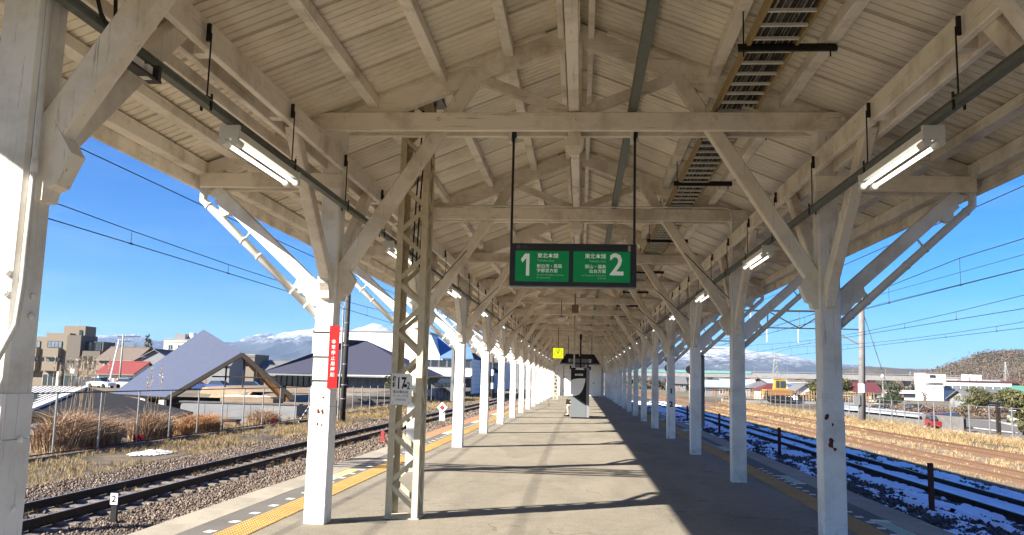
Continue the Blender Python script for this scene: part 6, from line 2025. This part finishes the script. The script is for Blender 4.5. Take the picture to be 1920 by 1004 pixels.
tag(part('lamp_globe', smooth(MB().tube([(40.7, 120, 2.95), (40.7, 120, 3.1), (40.7, 120, 3.35), (40.7, 120, 3.45)], [.05, .22, .2, .05], 10).mesh('lamp_globe')), 'lamp_white', None), 'white globe on the lamp post', 'lamp globe')
bpy.data.objects['lamp_globe'].parent = bpy.data.objects['lamp_post']
bpy.data.objects['lamp_globe'].matrix_parent_inverse = WM['lamp_post'].inverted()
for k_ in ('category', 'label'):
    del bpy.data.objects['lamp_globe'][k_]

# ================================================================ HILLS AND MOUNTAINS
def ridge(name, pts, depth_f, depth_b, m, seed, rough, n=240, rows=26, spread=1.0):
    """mountain range whose crest passes through pts (x, y, z); slopes fall off in front and behind"""
    P = np.array(pts, float)
    s = np.linspace(0, 1, n)
    tt = np.linspace(0, 1, len(P))
    tt = np.concatenate([[0], np.cumsum(np.linalg.norm(np.diff(P[:, :2], axis=0), axis=1))]); tt /= tt[-1]
    X = np.interp(s, tt, P[:, 0]); Y = np.interp(s, tt, P[:, 1]); Z = np.interp(s, tt, P[:, 2])
    v = np.concatenate([np.linspace(-1, 0, rows), np.linspace(0, 1, rows // 2 + 1)[1:]])
    XX = np.repeat(X[None], len(v), 0); YY = np.repeat(Y[None], len(v), 0) + np.where(v < 0, v * depth_f, v * depth_b)[:, None]
    sc_ = 5.0 / depth_f
    nz = fbm(XX * sc_ * 1.6, YY * sc_ * .8, seed, 6)
    rn = 1 - np.abs(2 * fbm(XX * sc_ * 1.5, YY * sc_ * .7, seed + 7, 5) - 1)
    prof = (1 - np.abs(v)) ** 1.25
    ZZ = Z[None] * prof[:, None] + rough * (rn - .72 + .5 * (nz - .5)) * (np.sin(np.pi * np.clip(np.abs(v), 0, 1)) ** .7)[:, None]
    ZZ = ZZ + rough * .25 * (fbm(XX * sc_ * 9, YY * sc_ * 9, seed + 3, 4) - .5) * prof[:, None]
    ZZ[0] = -6; ZZ[-1] = -6
    ii = np.arange(XX.size).reshape(XX.shape)
    F = np.stack([ii[:-1, :-1], ii[:-1, 1:], ii[1:, 1:], ii[1:, :-1]], -1).reshape(-1, 4)
    o = link(name, np_mesh(name, np.stack([XX, YY, ZZ], -1).reshape(-1, 3), F, smooth_=True), m, None)
    o['kind'] = 'structure'
    return o


def mountain_mat(name, low, rock, snow_z, soft, patch):
    m = mat(name, low, .95, var=.25, scale=.004, spec=0.0, bump=12.0, bscale=.012)
    n, l = m.node_tree.nodes, m.node_tree.links
    b = n['Principled BSDF']
    prev = b.inputs['Base Color'].links[0].from_socket
    geo = n.new('ShaderNodeNewGeometry')
    sp = n.new('ShaderNodeSeparateXYZ')
    l.new(geo.outputs['Position'], sp.inputs[0])
    nz = n.new('ShaderNodeTexNoise'); nz.inputs['Scale'].default_value = .016; nz.inputs['Detail'].default_value = 9; nz.inputs['Roughness'].default_value = .7
    mp = n.new('ShaderNodeMapping'); mp.inputs['Scale'].default_value = (1.0, .45, 1.2)
    l.new(geo.outputs['Position'], mp.inputs['Vector']); l.new(mp.outputs[0], nz.inputs['Vector'])
    ma = n.new('ShaderNodeMath'); ma.operation = 'MULTIPLY_ADD'
    l.new(nz.outputs[0], ma.inputs[0]); ma.inputs[1].default_value = patch; l.new(sp.outputs[2], ma.inputs[2])
    mr = n.new('ShaderNodeMapRange'); mr.inputs['From Min'].default_value = snow_z + patch * .5; mr.inputs['From Max'].default_value = snow_z + patch * .5 + soft
    l.new(ma.outputs[0], mr.inputs['Value'])
    mx = n.new('ShaderNodeMix'); mx.data_type = 'RGBA'
    l.new(mr.outputs[0], mx.inputs['Factor']); l.new(prev, mx.inputs['A']); mx.inputs['B'].default_value = (.82, .84, .88, 1)
    l.new(mx.outputs['Result'], b.inputs['Base Color'])


mountain_mat('mountain_left', (.05, .055, .06), None, 300, 260, 640)
mountain_mat('mountain_right', (.055, .058, .06), None, 190, 300, 560)
ML = [(-9000, 9000, 250), (-7600, 9000, 300), (-6600, 9000, 280), (-6047, 9000, 300), (-5436, 9000, 350), (-5131, 9000, 368), (-4889, 9000, 384), (-4580, 9000, 320), (-4400, 9000, 325), (-4100, 9000, 255), (-3737, 9000, 266), (-3565, 9000, 356), (-3450, 9000, 410), (-3362, 9000, 434), (-3271, 9000, 390), (-3126, 9000, 434), (-3039, 9000, 464), (-2922, 9000, 478), (-2805, 9000, 486), (-2631, 9000, 518), (-2453, 9000, 476), (-2339, 9000, 512), (-2224, 9000, 553), (-2136, 9000, 540), (-2018, 9000, 484), (-1642, 9000, 440), (-1067, 9000, 330), (-500, 9000, 250)]
ridge('mountains', [(x, y, z) for x, y, z in ML], 3200, 1600, 'mountain_left', 61, 150, 520)
MR = [(-600, 9300, 200), (58, 9300, 246), (611, 9300, 290), (858, 9300, 325), (1104, 9300, 360), (1322, 9300, 402), (1485, 9300, 396), (1647, 9300, 392), (1809, 9300, 360), (1970, 9300, 350), (2130, 9300, 335), (2343, 9300, 292), (2555, 9300, 262), (2766, 9300, 240), (3029, 9300, 226), (3291, 9300, 214), (3759, 9300, 204), (4300, 9300, 196), (6000, 9300, 210), (8000, 9300, 180)]
ridge('mountains', MR, 3600, 1500, 'mountain_right', 71, 90, 460)
ridge('hills', [(300, 2600, 22), (600, 2550, 26), (694, 2500, 37), (731, 2500, 51), (768, 2500, 57), (827, 2500, 61), (914, 2500, 56), (1030, 2500, 57), (1300, 2500, 48), (1700, 2500, 40)], 800, 500, 'forest_brown', 81, 10, 260)
ridge('hills', [(-1500, 2400, 20), (-900, 2400, 34), (-600, 2400, 26), (-200, 2400, 20), (200, 2500, 18)], 700, 500, 'forest_brown', 91, 8, 120)
HILL = [(240, 700, 4), (264, 700, 9), (280, 700, 14), (297, 700, 22), (305, 700, 27), (313, 700, 30.5), (322, 700, 31.5), (329, 700, 31), (345, 700, 32.5), (380, 700, 36), (450, 700, 34), (560, 700, 25)]
hill = ridge('hill', HILL, 260, 200, 'forest_brown', 101, 3.0, 160, 26)
# woods on the hill: countless small crowns, one mass
hv = hill.data
co = np.empty(len(hv.vertices) * 3, dtype=np.float32); hv.vertices.foreach_get('co', co); co = co.reshape(-1, 3)
pk_ = co[(co[:, 2] > 2)]
NW = 26000
sel = pk_[rng.integers(0, len(pk_), NW)] + np.stack([rng.normal(0, 3.4, NW), rng.normal(0, 4, NW), np.zeros(NW)], -1)
nn = len(sel)
con = fbm(sel[:, 0] * .012, sel[:, 1] * .012, 111) + .0018 * (sel[:, 0] - 320) > .56
R = rot_mats(nn * 6)
base = np.repeat(sel, 6, 0) + rng.normal(0, 1, (nn * 6, 3)) * np.array([.9, .9, .8]) + np.array([0, 0, 1.0])
q = np.array([(-1, -.6, 0), (1, -.6, 0), (1, .6, .2), (-1, .6, -.1)]) * .42
V = np.einsum('nij,kj->nki', R, q) + base[:, None]
cb_, cg_ = np.array(BROWN), np.array(GREEN_D)
cc = np.where(np.repeat(con, 6)[:, None], cg_[rng.integers(0, 4, nn * 6)], cb_[rng.integers(0, 3, nn * 6)] * .5 + np.array([.05, .043, .036])) * rng.uniform(.8, 1.15, (nn * 6, 1))
o = link('forest', np_mesh('forest', V.reshape(-1, 3), np.arange(nn * 24).reshape(-1, 4), np.repeat(cc, 4, 0)), 'leaf', None)
o['kind'] = 'stuff'
# scrub line between the town and the viaduct on both sides
zx = np.concatenate([rng.uniform(-320, -20, 900), rng.uniform(20, 330, 1400)]); zy = rng.uniform(330, 560, 2300)
base = np.repeat(np.stack([zx, zy, ground_h(zx, zy) + 1.5], -1), 10, 0) + rng.normal(0, 1, (23000, 3)) * np.array([2.5, 2.5, 1.1])
V = np.einsum('nij,kj->nki', rot_mats(23000), q * 1.9) + base[:, None]
cc = np.array(BROWN + GREEN_D)[np.repeat(rng.integers(0, 7, 2300), 10)] * rng.uniform(.6, 1.25, (23000, 1))
o = link('distant_scrub', np_mesh('distant_scrub', V.reshape(-1, 3), np.arange(92000).reshape(-1, 4), np.repeat(cc, 4, 0)), 'leaf', None)
o['kind'] = 'stuff'

# ================================================================ AIR
hz = bpy.data.materials.new('air')
hz.use_nodes = True
hn = hz.node_tree.nodes
hn.clear()
ho = hn.new('ShaderNodeOutputMaterial')
hvv = hn.new('ShaderNodeVolumePrincipled')
hvv.inputs['Color'].default_value = (.50, .70, 1.0, 1)
hvv.inputs['Density'].default_value = 5.2e-5
hvv.inputs['Anisotropy'].default_value = 0.2
hz.node_tree.links.new(hvv.outputs[0], ho.inputs['Volume'])
haze = part('haze', MB().box(-11600, 11600, -3600, 12000, -9, 640), hz, None)
haze['kind'] = 'stuff'
